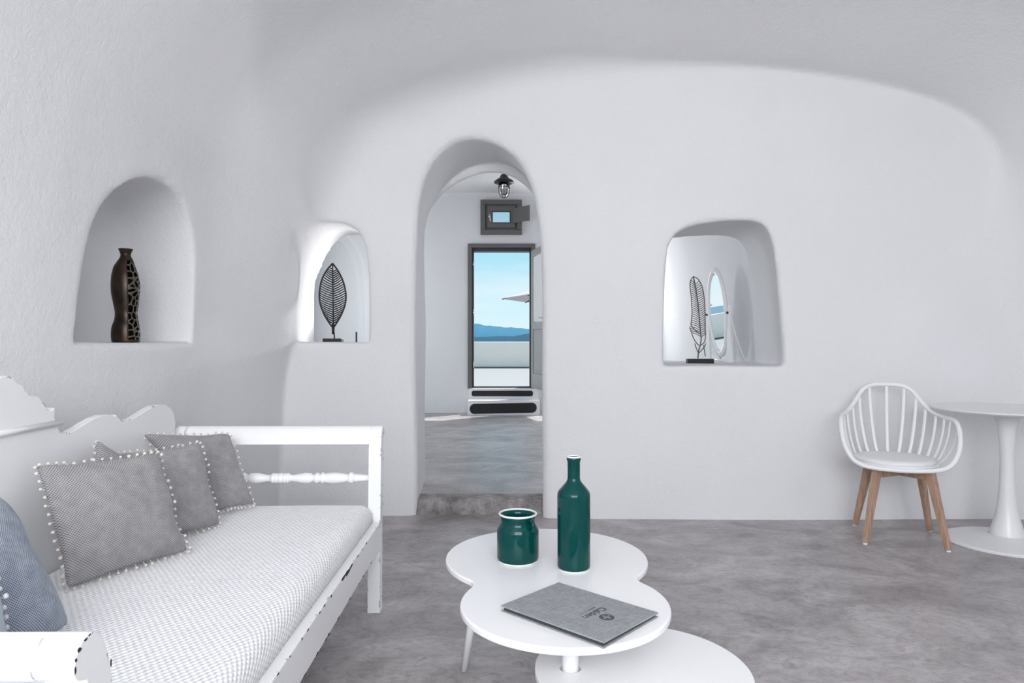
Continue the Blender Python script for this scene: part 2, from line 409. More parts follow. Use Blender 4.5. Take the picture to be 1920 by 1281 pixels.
def air(X, Y, Z):
    """signed distance to the air of both rooms (negative in air)"""
    X = X.astype(np.float32); Y = Y.astype(np.float32); Z = Z.astype(np.float32)
    x3 = X[:, None, None]; y3 = Y[None, :, None]; z3 = Z[None, None, :]
    def ext(A2): return A2[:, None, :]
    D = None
    if Y[0] < 4.4:
        pb = poly_sdf(smooth2(PROF_BACK), X, Z); pf = poly_sdf(smooth2(PROF_FRONT), X, Z)
        t = sstep(4.4-y3, 0.0, 1.05)
        D = ext(pb)+t*ext(pf-pb)
        yw = 4.335+0.10*sstep(x3, 0.45, -0.35)+0.012*np.sin(x3*2.1+1)*np.cos(z3*1.7)-0.03*sstep(z3, 0.4, -0.1)*0
        k = 0.05+0.24*sstep(z3, 1.7, 2.5)*sstep(x3, 1.7, -0.9)+0.18*sstep(z3, 2.6, 1.7)*sstep(x3, 2.2, 3.0)
        k = k+0.10*sstep(z3, 1.0, 1.4)*sstep(x3, -0.9, -1.3)
        D = smax(D, y3-yw, k)
        D = smax(D, -1.85-y3, 0.08)
        # niche in the left wall
        nn = poly_sdf(smooth2(NICHE, 1), Y, Z)[None, :, :]
        D = smin(D, np.maximum(smax(smax(nn, -1.92-x3, 0.10), x3+1.30, 0.01), 1.125-z3), 0.02)
        # glazed opening behind the camera
        D = np.minimum(D, np.maximum(np.maximum(np.abs(x3-0.35)-1.75, np.abs(z3-1.35)-1.3), np.abs(y3+2.1)-0.5))
    else:
        D = np.full((len(X), len(Y), len(Z)), 9.0, np.float32)
    if Y[-1] > 4.2:
        def tun(A_, B_, ya, yb, it=2):
            a = poly_sdf(smooth2(A_, it), X, Z); b = poly_sdf(smooth2(B_, it), X, Z)
            t = np.clip((y3-ya)/(yb-ya), 0, 1)
            return ext(a)+t*ext(b-a)
        d = np.maximum(tun(DOOR_F, DOOR_R, 4.36, 5.04), np.maximum(4.15-y3, y3-5.04))
        D = smin(D, d, 0.06)
        d = np.maximum(tun(DOOR_L, DOOR_L, 4.9, 5.2), np.maximum(4.9-y3, y3-5.3))
        D = np.minimum(D, d)
        cutl = 1.125-z3
        a = np.maximum(np.maximum(tun(LEAF_F, LEAF_M, 4.36, 4.95, 1), np.maximum(4.15-y3, y3-4.97)), cutl)
        b = np.maximum(np.maximum(tun(LEAF_M, LEAF_R, 4.95, 5.15, 1), np.maximum(4.94-y3, y3-5.3)), cutl)
        D = smin(D, np.minimum(a, b), 0.03)
        a = np.maximum(tun(WIN_F, WIN_R, 4.36, 5.15, 1), np.maximum(4.15-y3, y3-5.3))
        a = np.maximum(a, 0.975-z3)
        D = smin(D, a, 0.03)
        r2 = smax(ext(poly_sdf(smooth2(ROOM2), X, Z)), np.maximum(5.10-y3, y3-9.83), 0.03)
        # masonry bench along the right wall of the second room
        r2 = smax(r2, -np.maximum(np.maximum(1.45-x3, z3-0.93), np.abs(y3-6.3)-0.95), 0.03)
        D = np.minimum(D, r2)
        D = np.minimum(D, np.maximum(np.maximum(np.abs(y3-8.3)-0.7, np.abs(z3-1.75)-0.8), x3+3.1))  # unseen opening added in the left wall for its fill light
        if Y[-1] > 9:
            arch = np.maximum(poly_sdf(smooth2([(-3.0, 0.1), (-3.0, 2.0), (-2.85, 2.45), (-2.6, 2.65), (-2.35, 2.45), (-2.2, 2.0), (-2.2, 0.1)]), X, Z)[:, None, :], np.maximum(9.7-y3, y3-9.93))
            arch2 = np.maximum(poly_sdf(smooth2([(-3.1, 0.1), (-3.1, 2.05), (-2.95, 2.55), (-2.6, 2.8), (-2.25, 2.55), (-2.09, 2.05), (-2.09, 0.1)]), X, Z)[:, None, :], np.maximum(9.7-y3, y3-9.87))
            D = np.minimum(D, np.minimum(arch, arch2))
            op = np.maximum(np.maximum(np.abs(x3+0.155)-0.46, np.maximum(0.44-z3, z3-2.47)), np.maximum(9.7-y3, y3-10.6))
            ow = np.maximum(np.maximum(np.abs(x3+0.155)-0.25, np.abs(z3-2.915)-0.20), np.maximum(9.7-y3, y3-10.6))
            D = np.minimum(D, np.minimum(op, ow))
            wr = np.maximum(np.maximum(np.abs(x3-1.25)-0.52, np.abs(z3-1.7)-0.8), np.maximum(9.7-y3, y3-10.6))  # unseen opening added in the far wall for its fill light
            D = np.minimum(D, wr)
            D = np.minimum(D, 9.99-y3)
    D = D+0.0035*(np.sin(x3*5.3+1.3)*np.sin(z3*4.7+y3*2.2)+np.sin(y3*6.1+x3*1.9)*np.sin(z3*3.1+0.5)).astype(np.float32)
    return D

def surface_nets(D, X, Y, Z):
    neg = D < 0
    s = neg.astype(np.uint8)
    c = sum(s[i:i+D.shape[0]-1, j:j+D.shape[1]-1, k:k+D.shape[2]-1] for i in (0, 1) for j in (0, 1) for k in (0, 1))
    I, J, K = np.nonzero((c > 0) & (c < 8))
    idx = np.full(c.shape, -1, np.int32); idx[I, J, K] = np.arange(len(I))
    acc = np.zeros((len(I), 3)); cnt = np.zeros(len(I))
    corners = [(i, j, k) for i in (0, 1) for j in (0, 1) for k in (0, 1)]
    for a in corners:
        for ax in range(3):
            if a[ax]: continue
            b = list(a); b[ax] = 1
            va = D[I+a[0], J+a[1], K+a[2]]; vb = D[I+b[0], J+b[1], K+b[2]]
            m = (va < 0) != (vb < 0)
            t = np.where(m, va/np.where(m, va-vb, 1), 0)
            p = np.stack([X[I+a[0]], Y[J+a[1]], Z[K+a[2]]], 1).astype(float)
            q = np.stack([X[I+b[0]], Y[J+b[1]], Z[K+b[2]]], 1).astype(float)
            acc += (p+(q-p)*t[:, None])*m[:, None]; cnt += m
    V = acc/cnt[:, None]
    F = []
    for ax in range(3):
        sl0 = [slice(None)]*3; sl1 = [slice(None)]*3
        sl0[ax] = slice(0, -1); sl1[ax] = slice(1, None)
        o1, o2 = [(1, 2), (2, 0), (0, 1)][ax]
        A_ = neg[tuple(sl0)]; C_ = neg[tuple(sl1)]
        e = np.argwhere(A_ != C_)
        ok = (e[:, o1] > 0) & (e[:, o2] > 0) & (e[:, o1] < D.shape[o1]-1) & (e[:, o2] < D.shape[o2]-1)
        e = e[ok]
        fl = A_[e[:, 0], e[:, 1], e[:, 2]]
        q = []
        for d1, d2 in ((-1, -1), (0, -1), (0, 0), (-1, 0)):
            g = e.copy(); g[:, o1] += d1; g[:, o2] += d2
            q.append(idx[g[:, 0], g[:, 1], g[:, 2]])
        q = np.stack(q, 1)
        q[fl] = q[fl][:, ::-1]
        F.append(q)
    F = np.concatenate(F)
    return V, F
def vnormals(V, F):
    n = np.cross(V[F[:, 2]]-V[F[:, 0]], V[F[:, 3]]-V[F[:, 1]])
    out = np.zeros_like(V)
    for c in range(4):
        for a in range(3):
            out[:, a] += np.bincount(F[:, c], n[:, a], len(V))
    out /= np.maximum(np.linalg.norm(out, axis=1), 1e-9)[:, None]
    return out, n/np.maximum(np.linalg.norm(n, axis=1), 1e-9)[:, None]
def mesh_part(name, V, F, VN, sel, mat, kind='structure'):
    f = F[sel]
    if not len(f): return None
    u, inv = np.unique(f, return_inverse=True); f2 = inv.reshape(f.shape)
    me = bpy.data.meshes.new(name)
    me.vertices.add(len(u)); me.vertices.foreach_set('co', V[u].astype(np.float32).ravel())
    me.loops.add(len(f2)*4); me.loops.foreach_set('vertex_index', f2.astype(np.int32).ravel())
    me.polygons.add(len(f2)); me.polygons.foreach_set('loop_start', np.arange(0, len(f2)*4, 4, dtype=np.int32))
    me.polygons.foreach_set('loop_total', np.full(len(f2), 4, np.int32))
    me.update(calc_edges=True)
    me.shade_smooth()
    me.normals_split_custom_set_from_vertices(VN[u].tolist())
    o = link(name, me, mat); o['kind'] = kind
    return o

# first room
X = np.arange(-2.10, 3.90, 0.02); Z = np.arange(-0.05, 3.20, 0.02)
Y = np.concatenate([np.arange(-2.5, 1.9, 0.08), np.arange(1.9, 5.30, 0.02)])
D = air(X, Y, Z)
V, F = surface_nets(D, X, Y, Z); VN, FN = vnormals(V, F)
C_ = V[F].mean(1)
cy, cx_, cz = C_[:, 1], C_[:, 0], C_[:, 2]
up_n = -FN[:, 2]
backn = np.abs(FN[:, 1])
s_back = (cy > 4.36) | ((cy > 4.0) & (backn > 0.62))
s_front = (~s_back) & (cy < -1.7)
rest = ~(s_back | s_front)
s_ceil = rest & (cz > 2.25)
s_left = rest & ~s_ceil & (cx_ < 0.8)
s_right = rest & ~s_ceil & ~s_left
for nm, s in (('wall_back', s_back), ('wall_front', s_front), ('ceiling', s_ceil), ('wall_left', s_left), ('wall_right', s_right)):
    mesh_part(nm, V, F, VN, s, M_PLASTER)
# second room
X2 = np.arange(-3.5, 2.4, 0.03); Z2 = np.arange(-0.04, 3.5, 0.03)
Y2 = np.concatenate([np.arange(5.26, 9.5, 0.06), np.arange(9.5, 10.12, 0.02)])
D = air(X2, Y2, Z2)
V, F = surface_nets(D, X2, Y2, Z2); VN, FN = vnormals(V, F)
C_ = V[F].mean(1); cy, cx_, cz = C_[:, 1], C_[:, 0], C_[:, 2]
s_far = cy > 9.76
s_c = ~s_far & (cz > 2.5)
s_l = ~s_far & ~s_c & (cx_ < 0)
s_r = ~s_far & ~s_c & ~s_l
for nm, s in (('wall_far', s_far), ('ceiling', s_c), ('wall_left', s_l), ('wall_right', s_r)):
    mesh_part(nm, V, F, VN, s, M_PLASTER2)
del D, V, F, VN, FN, C_

# floors and the stone threshold between the rooms
b = B(); box(b, -2.1, 3.95, -2.6, 4.62, -0.06, 0.0); struct(obj('floor', b, M_FLOOR))
b = B(); box(b, -3.6, 2.5, 4.60, 10.0, -0.06, 0.1); struct(obj('floor', b, M_FLOOR))
b = B(); nseg = 26
ys = [4.468+0.010*math.sin(i*1.7)+0.006*math.sin(i*4.1) for i in range(nseg+1)]
xs = [-0.72+1.04*i/nseg for i in range(nseg+1)]
rows = []
for i in range(nseg+1):
    rows.append([b.verts.new((xs[i], ys[i]-0.012, -0.01)), b.verts.new((xs[i], ys[i]-0.004, 0.045+0.006*math.sin(i*2.3))), b.verts.new((xs[i], ys[i]+0.012, 0.096)),
                 b.verts.new((xs[i], ys[i]+0.03, 0.1015)), b.verts.new((xs[i], 4.62, 0.1012)), b.verts.new((xs[i], 4.62, -0.01))])
for i in range(nseg):
    for k in range(6): b.faces.new((rows[i][k], rows[i][(k+1) % 6], rows[i+1][(k+1) % 6], rows[i+1][k]))
b.faces.new(rows[0]); b.faces.new(rows[-1][::-1])
st = struct(obj('trim_1', b, M_STONE))

# ------------------------------------------------------------------ steps below the outside door
t = bpy.data.objects.new('trim_2', None); COL.objects.link(t); t['kind'] = 'structure'
t['label'] = 'two white masonry steps with black bands below the open door'
def rounded(x0, x1, z0, z1, r, n=6):
    out = []
    for cx0, cz0, a0 in ((x1-r, z1-r, 0), (x0+r, z1-r, 90), (x0+r, z0+r, 180), (x1-r, z0+r, 270)):
        for i in range(n+1):
            a = math.radians(a0+90*i/n); out.append((cx0+r*math.cos(a), cz0+r*math.sin(a)))
    return out
b = B(); box(b, -0.622, 0.39, 9.55, 9.83, 0.09, 0.305); obj('step', b, M_PLASTER2, t, bevel=0.012)
b = B(); box(b, -0.622, 0.39, 9.78, 9.99, 0.09, 0.46); obj('step', b, M_PLASTER2, t, bevel=0.012)
b = B(); prism(b, rounded(-0.592, 0.345, 0.128, 0.268, 0.066), 'y', 9.546, 9.556)
for v_ in b.verts: v_.co.z += 0.018*(v_.co.x)/0.9
obj('step_band', b, M_STEPB, t)
b = B(); prism(b, rounded(-0.578, 0.30, 0.345, 0.425, 0.03), 'y', 9.776, 9.786); obj('step_band', b, M_STEPB, t)

# ------------------------------------------------------------------ outside door: frame and the open leaf
d1 = bpy.data.objects.new('door_1', None); COL.objects.link(d1); d1['kind'] = 'structure'
FY = 9.83
b = B(); box(b, -0.635, -0.575, FY-0.045, FY+0.10, 0.45, 2.535); obj('jamb', b, M_GREYF, d1, bevel=0.006)
b = B(); box(b, 0.275, 0.335, FY-0.045, FY+0.10, 0.45, 2.535); obj('jamb', b, M_GREYF, d1, bevel=0.006)
b = B(); box(b, -0.575, 0.275, FY-0.045, FY+0.10, 2.475, 2.535); obj('lintel', b, M_GREYF, d1, bevel=0.006)
b = B(); box(b, -0.575, -0.553, FY-0.015, FY+0.16, 0.45, 2.475); box(b, 0.253, 0.275, FY-0.015, FY+0.16, 0.45, 2.475); box(b, -0.553, 0.253, FY-0.015, FY+0.16, 2.43, 2.475)
box(b, -0.553, 0.253, FY+0.02, FY+0.16, 0.455, 0.478); obj('rebate', b, M_DARKF, d1, bevel=0.003)
for z_ in (0.75, 1.5, 2.2):
    b = B(); lathe(b, [(0.0, 0), (0.009, 0), (0.009, 0.09), (0, 0.09)], 8, c=(-0.552, FY-0.03, z_)); obj('hinge', b, M_CHROME, d1, smooth=True)
lf = bpy.data.objects.new('door_leaf', None); COL.objects.link(lf); lf.parent = d1
lf.location = (0.272, FY-0.035, 0); lf.rotation_euler = (0, 0, math.atan2(-0.52, 0.116))
lw = 0.80
b = B(); box(b, 0, 0.095, 0, 0.045, 0.47, 2.43); obj('stile', b, M_GREYL, lf, bevel=0.004)
b = B(); box(b, lw-0.095, lw, 0, 0.045, 0.47, 2.43); obj('stile', b, M_GREYL, lf, bevel=0.004)
for z0, z1 in ((0.47, 0.68), (1.30, 1.40), (2.34, 2.43)):
    b = B(); box(b, 0.095, lw-0.095, 0, 0.045, z0, z1); obj('rail', b, M_GREYL, lf, bevel=0.004)
b = B(); box(b, 0.095, lw-0.095, 0.014, 0.030, 0.68, 1.30); box(b, 0.14, lw-0.14, 0.006, 0.038, 0.73, 1.25); obj('panel', b, M_GREYL, lf, bevel=0.004)
b = B(); box(b, 0.095, lw-0.095, 0.02, 0.025, 1.40, 2.34); obj('pane', b, M_GLASS, lf)
b = B()
for i in range(30):
    x0 = 0.10+i*(lw-0.2)/30; x1 = 0.10+(i+1)*(lw-0.2)/30
    y0 = 0.012+0.004*math.sin(i*1.3); y1 = 0.012+0.004*math.sin((i+1)*1.3)
    b.faces.new([b.verts.new(c) for c in ((x0, y0, 1.41), (x1, y1, 1.41), (x1, y1, 2.33), (x0, y0, 2.33))])
bmesh.ops.remove_doubles(b, verts=b.verts, dist=1e-5)
obj('curtain', b, M_CURTAIN, lf, smooth=True)
b = B(); tube(b, [(lw-0.05, -0.002, 1.45), (lw-0.05, -0.05, 1.45), (lw-0.16, -0.05, 1.45)], 0.009, 8); obj('handle', b, M_CHROME, lf, smooth=True)

# ------------------------------------------------------------------ small high window
w1 = bpy.data.objects.new('window_1', None); COL.objects.link(w1); w1['kind'] = 'structure'
def ring_frame(name, x0, x1, z0, z1, wdt, y0, y1, mat, par, bev=0.006):
    b = B(); box(b, x0, x1, y0, y1, z1-wdt, z1); box(b, x0, x1, y0, y1, z0, z0+wdt)
    box(b, x0, x0+wdt, y0, y1, z0+wdt, z1-wdt); box(b, x1-wdt, x1, y0, y1, z0+wdt, z1-wdt)
    return obj(name, b, mat, par, bevel=bev)
ring_frame('window_frame', -0.452, 0.142, 2.665, 3.165, 0.068, FY-0.05, FY+0.10, M_GREYF, w1)
ring_frame('inner_frame', -0.384, 0.074, 2.733, 3.097, 0.03, FY-0.025, FY+0.10, M_GREYF, w1)
ring_frame('sash', -0.354, 0.044, 2.763, 3.067, 0.068, FY-0.045, FY+0.0, M_GREYF, w1, 0.003)
ring_frame('gasket', -0.290, -0.020, 2.825, 3.002, 0.014, FY-0.048, FY-0.005, M_DARKF, w1, 0.002)
b = B(); box(b, -0.28, -0.03, FY-0.02, FY-0.014, 2.84, 2.99); obj('pane', b, M_GLASS, w1)
b = B(); box(b, -0.335, -0.305, FY-0.058, FY-0.045, 2.90, 2.96); tube(b, [(-0.32, FY-0.06, 2.93), (-0.32, FY-0.09, 2.93), (-0.305, FY-0.095, 2.84)], 0.009, 8)
obj('handle', b, M_CHROME, w1, smooth=True)
b = B()
q0 = [at(961, 391, 9.77), at(961, 418, 9.77), at(991, 413.5, 9.45), at(991, 384.5, 9.45)]
vs = [b.verts.new(p) for p in q0]; f = b.faces.new(vs)
r_ = bmesh.ops.extrude_face_region(b, geom=[f]); bmesh.ops.translate(b, verts=[g for g in r_['geom'] if isinstance(g, bmesh.types.BMVert)], vec=(0.02, 0.012, 0))
obj('shutter', b, M_GREYF, w1, bevel=0.003)

# ------------------------------------------------------------------ outside
b = B(); box(b, -14, 14, 9.98, 17.7, 0.30, 0.44); struct(obj('floor', b, M_TERR))
b = B(); box(b, -14, 14, 18.0, 26, -0.45, -0.40); struct(obj('floor', b, M_TERR))
b = B(); box(b, -14, 14, 17.7, 18.0, 0.0, 1.125); pw = obj('wall_parapet', b, M_OUT, bevel=0.03); struct(pw)
b = B(); box(b, -14, 14, 17.66, 17.70, 0.44, 0.475); struct(obj('trim_3', b, M_GREYF))
def ridge(name, y, prof, depth, mat, label, seed):
    b = B(); rows = []
    n = 160; rnd = random.Random(seed)
    for i in range(n+1):
        px = 887+(i-n*0.45)*1.6*4
        z_ = prof(px)
        x_ = (px-960)*y/FPX
        rows.append([b.verts.new((x_, y-depth, -160)), b.verts.new((x_, y-depth*0.35, -160+(z_+160)*0.72+rnd.uniform(-1, 1)*y*0.0006)),
                     b.verts.new((x_, y, z_)), b.verts.new((x_, y+depth, -160))])
    for i in range(n):
        for k in range(3): b.faces.new((rows[i][k], rows[i][k+1], rows[i+1][k+1], rows[i+1][k]))
    o = obj(name, b, mat, smooth=True); tag(o, label, 'hill'); return o
def p_far(px):
    z = np.interp(px, [-2000, 300, 700, 860, 889, 900, 910, 940, 990, 1100, 1400, 4000], [0, 8, 20, 31, 33.5, 33, 30, 27.5, 24, 20, 12, 0])
    return CAM_H+(z+0.5*math.sin(px*0.31)+0.4*math.sin(px*0.83))*5000/FPX
def p_near(px):
    z = np.interp(px, [-2000, 700, 860, 890, 915, 945, 960, 972, 990, 1030, 1200, 4000], [0, 4, 7, 8.5, 9.0, 10.5, 9.0, 11.5, 15, 19, 8, 0])
    return CAM_H+(z+0.35*math.sin(px*0.5))*2200/FPX
ridge('hill', 5000, p_far, 900, M_FARHILL, 'long hazy blue ridge far across the sea', 1)
ridge('island', 2200, p_near, 300, M_NEARHILL, 'low dark blue island in front of the hazy ridge', 2)
b = B(); box(b, -12000, 12000, 60, 14000, -160, -150); o = obj('sea', b, M_SEA); tag(o, 'dark blue sea below the terrace wall', 'sea')

t = thing('parasol', 'pale pinkish canvas parasol open on the sunny terrace', 'parasol', (2.25, 21.0, -0.40))
cw = 2.55
for k in range(8):
    a0, a1 = 2*PI*k/8+PI/8-PI/8, 2*PI*(k+1)/8
    b = B()
    A0 = Vector((math.cos(a0)*cw, math.sin(a0)*cw, 2.86)); A1 = Vector((math.cos(a1)*cw, math.sin(a1)*cw, 2.86)); T_ = Vector((0, 0, 3.66))
    vs = [b.verts.new(p) for p in (A0, A1, T_)]; vs2 = [b.verts.new(p+Vector((0, 0, -0.02))) for p in (A0, A1, T_)]
    b.faces.new(vs); b.faces.new(vs2[::-1])
    for i in range(3): b.faces.new((vs[i], vs2[i], vs2[(i+1) % 3], vs[(i+1) % 3]))
    obj('canopy_panel', b, M_PINK, t)
    b = B(); tube(b, [A0+Vector((0, 0, -0.03)), (0, 0, 3.58)], 0.018, 6); obj('rib', b, M_BLACK, t)
b = B(); tube(b, [(0, 0, 0), (0, 0, 3.72)], 0.03, 12); obj('pole', b, M_GREYL, t, smooth=True)
b = B(); lathe(b, [(0, 0), (0.3, 0), (0.3, 0.05), (0.05, 0.09), (0.05, 0.25), (0, 0.25)], 20); obj('base', b, M_GREYF, t)

# ------------------------------------------------------------------ hanging lantern in the second room
lx, ly, _ = at(945, 345, 7.6)
t = thing('pendant_lantern', 'black caged glass lantern hanging before the small high window', 'lamp', (lx, ly, 2.73))
b = B(); lathe(b, [(0.0, 0.275), (0.012, 0.275), (0.02, 0.262), (0.035, 0.255), (0.05, 0.225), (0.06, 0.215), (0.095, 0.195), (0.112, 0.175), (0.112, 0.165), (0.07, 0.16), (0.0, 0.16)], 28); obj('hood', b, M_BLACK, t, smooth=True)
b = B(); lathe(b, [(0.0, 0.012), (0.025, 0.015), (0.048, 0.04), (0.055, 0.08), (0.055, 0.16), (0.05, 0.16), (0.05, 0.08), (0.044, 0.043), (0.022, 0.02), (0, 0.018)], 24); obj('glass_globe', b, M_GLASS, t, smooth=True)
for k in range(2):
    a = 0.5+k*PI/2
    pth = [(0.066*math.cos(a)*s_, 0.066*math.sin(a)*s_, z_) for s_, z_ in ((-1, 0.165), (-1, 0.07), (-0.75, 0.025), (-0.35, 0.004), (0, 0), (0.35, 0.004), (0.75, 0.025), (1, 0.07), (1, 0.165))]
    b = B(); tube(b, catmull(pth, 4), 0.0035, 6); obj('cage_wire', b, M_BLACK, t, smooth=True)
b = B(); tube(b, [(0.066*math.cos(2*PI*k/24), 0.066*math.sin(2*PI*k/24), 0.115) for k in range(24)], 0.0035, 6, closed=True); obj('cage_ring', b, M_BLACK, t, smooth=True)
b = B(); lathe(b, [(0, 0.06), (0.018, 0.065), (0.028, 0.09), (0.02, 0.12), (0.013, 0.14), (0.013, 0.16), (0, 0.16)], 16); obj('bulb', b, M_GLASS, t, smooth=True)
b = B(); tube(b, [(0, 0, 0.27), (0, 0, 0.29)], 0.006, 6); tube(b, [(0.018*math.sin(2*PI*k/12), 0, 0.305+0.018*math.cos(2*PI*k/12)) for k in range(12)], 0.004, 6, closed=True)
tube(b, [(0, 0, 0.318), (0, 0, 0.535)], 0.003, 6); obj('hook', b, M_BLACK, t, smooth=True)

# ------------------------------------------------------------------ oval standing mirror seen through the right opening
t = thing('oval_mirror', 'white framed oval tilting mirror on stand, seen through the right wall opening', 'mirror', (1.875, 6.2, 0.932))
ang = math.radians(96)
# local: u along the mirror's width, w up, normal n
un = Vector((math.cos(math.radians(-82)), math.sin(math.radians(-82)), 0)); nn_ = Vector((-un.y*-1, un.x*-1, 0))
un = Vector((0.10, -0.995, 0)).normalized(); nn_ = Vector((-0.995, -0.10, 0)).normalized()
hw, hh, zc = 0.215, 0.415, 0.462
def mp3(u, w, n): return un*u+Vector((0, 0, w))+nn_*n
TL_ = 0.075
def mo3(u, w, n): return un*u+Vector((0, 0, zc+(w-zc)*0.978))+nn_*(n+(w-zc)*TL_)
def oval(s, n=48): return [(hw*s[0]*math.cos(2*PI*k/n), zc+hh*s[1]*math.sin(2*PI*k/n)) for k in range(n)]
b = B(); o_, i_ = oval((1, 1)), oval((0.72, 0.84))
R4 = [[b.verts.new(mo3(u, w, dn)) for (u, w) in pp] for pp, dn in ((o_, 0.0), (o_, 0.016), (oval((0.86, 0.92)), 0.026), (i_, 0.014), (i_, 0.0))]
for A_, C2 in zip(R4, R4[1:]+R4[:1]):
    for k in range(48): b.faces.new((A_[k], A_[(k+1) % 48], C2[(k+1) % 48], C2[k]))
obj('frame', b, M_WHITE, t, smooth=True)
b = B(); vs = [b.verts.new(mo3(u, w, 0.012)) for u, w in oval((0.74, 0.85))]; f = b.faces.new(vs)
bmesh.ops.extrude_face_region(b, geom=[f]); 
for v_ in list(b.verts)[48:]: v_.co -= nn_*0.006
obj('mirror_glass', b, M_MIRROR, t)
for s_ in (-1, 1):
    pts = [(s_*(hw+0.035), 0.52), (s_*(hw+0.005), 0.52), (s_*(hw+0.002), 0.40), (s_*(hw-0.01), 0.22), (s_*(hw-0.03), 0.0), (s_*(hw+0.10), 0.0), (s_*(hw+0.06), 0.16), (s_*(hw+0.035), 0.36)]
    b = B(); A_ = [b.verts.new(mp3(u, w, -0.015)) for u, w in pts]; C2 = [b.verts.new(mp3(u, w, 0.01)) for u, w in pts]
    b.faces.new(A_); b.faces.new(C2[::-1])
    for k in range(len(pts)): b.faces.new((A_[k], C2[k], C2[(k+1) % len(pts)], A_[(k+1) % len(pts)]))
    obj('post', b, M_WHITE, t, bevel=0.004)
    b = B(); tube(b, [mp3(s_*(hw+0.02), 0.45, 0.012), mp3(s_*(hw+0.02), 0.45, 0.026)], 0.010, 12); obj('knob', b, M_BLACK, t)
    b = B(); tube(b, catmull([mp3(s_*(hw+0.02), 0.42, -0.01), mp3(s_*(hw+0.03), 0.2, -0.07), mp3(s_*(hw+0.05), 0.008, -0.14)], 5), 0.010, 8); obj('back_leg', b, M_WHITE, t, smooth=True)
b = B(); tube(b, [mp3(-hw, 0.03, 0), mp3(hw, 0.03, 0)], 0.010, 8); obj('stretcher', b, M_WHITE, t, smooth=True)

# ------------------------------------------------------------------ daybed sofa (local: x<=0 to the back, y along, z up)
SO = Vector((-0.522, 0.90, 0)); SR = 0.014
sofa = thing('wooden_settle', 'long white painted wooden settle with scalloped back and chipped edges', 'sofa', SO, SR)
LEN = 1.96; DEP = 0.85
def back_pts():
    half = [(0.0, 1.036), (0.015, 1.035), (0.03, 1.028), (0.05, 1.012), (0.064, 1.008), (0.08, 0.99), (0.092, 0.976), (0.12, 0.971), (0.135, 0.968), (0.15, 0.955), (0.163, 0.945), (0.175, 0.925), (0.19, 0.922), (0.207, 0.930),
            (0.208, 0.915), (0.204, 0.90), (0.214, 0.893), (0.220, 0.876), (0.226, 0.858), (0.245, 0.848), (0.28, 0.845), (0.32, 0.853), (0.36, 0.864), (0.41, 0.875), (0.455, 0.880), (0.50, 0.876), (0.53, 0.868), (0.536, 0.874),
            (0.546, 0.862), (0.57, 0.850), (0.60, 0.845), (0.64, 0.846), (0.69, 0.856), (0.74, 0.868), (0.79, 0.878), (0.84, 0.880), (0.89, 0.874), (0.93, 0.858), (0.955, 0.835), (0.97, 0.80)]
    c = LEN/2
    top = [(c-u, z) for u, z in half[::-1]]+[(c+u, z) for u, z in half[1:]]
    return top
b = B(); prism(b, [(p[0], p[1]) for p in back_pts()]+[(LEN, 0.24), (0.0, 0.24)], 'x', -DEP-0.03, -DEP)
bk = obj('back_panel', b, M_SOFA, sofa, bevel=0.003, seg=1); bk['label'] = 'scalloped white back board'
b = B(); tube(b, [(-DEP+0.006, LEN/2-0.225, 0.8815), (-DEP+0.006, LEN/2+0.225, 0.8815)], 0.0095, 10); obj('back_moulding', b, M_WHITE, sofa, smooth=True)
b = B(); box(b, -0.035, 0, 0.02, LEN-0.02, 0.268, 0.378); obj('front_rail', b, M_SOFA, sofa, bevel=0.004)
b = B(); box(b, -DEP, -DEP+0.03, 0.02, LEN-0.02, 0.268, 0.378); obj('rear_rail', b, M_SOFA, sofa, bevel=0.004)
b = B(); box(b, -DEP+0.03, -0.035, 0.02, LEN-0.02, 0.33, 0.352); obj('seat_board', b, M_SOFA, sofa)
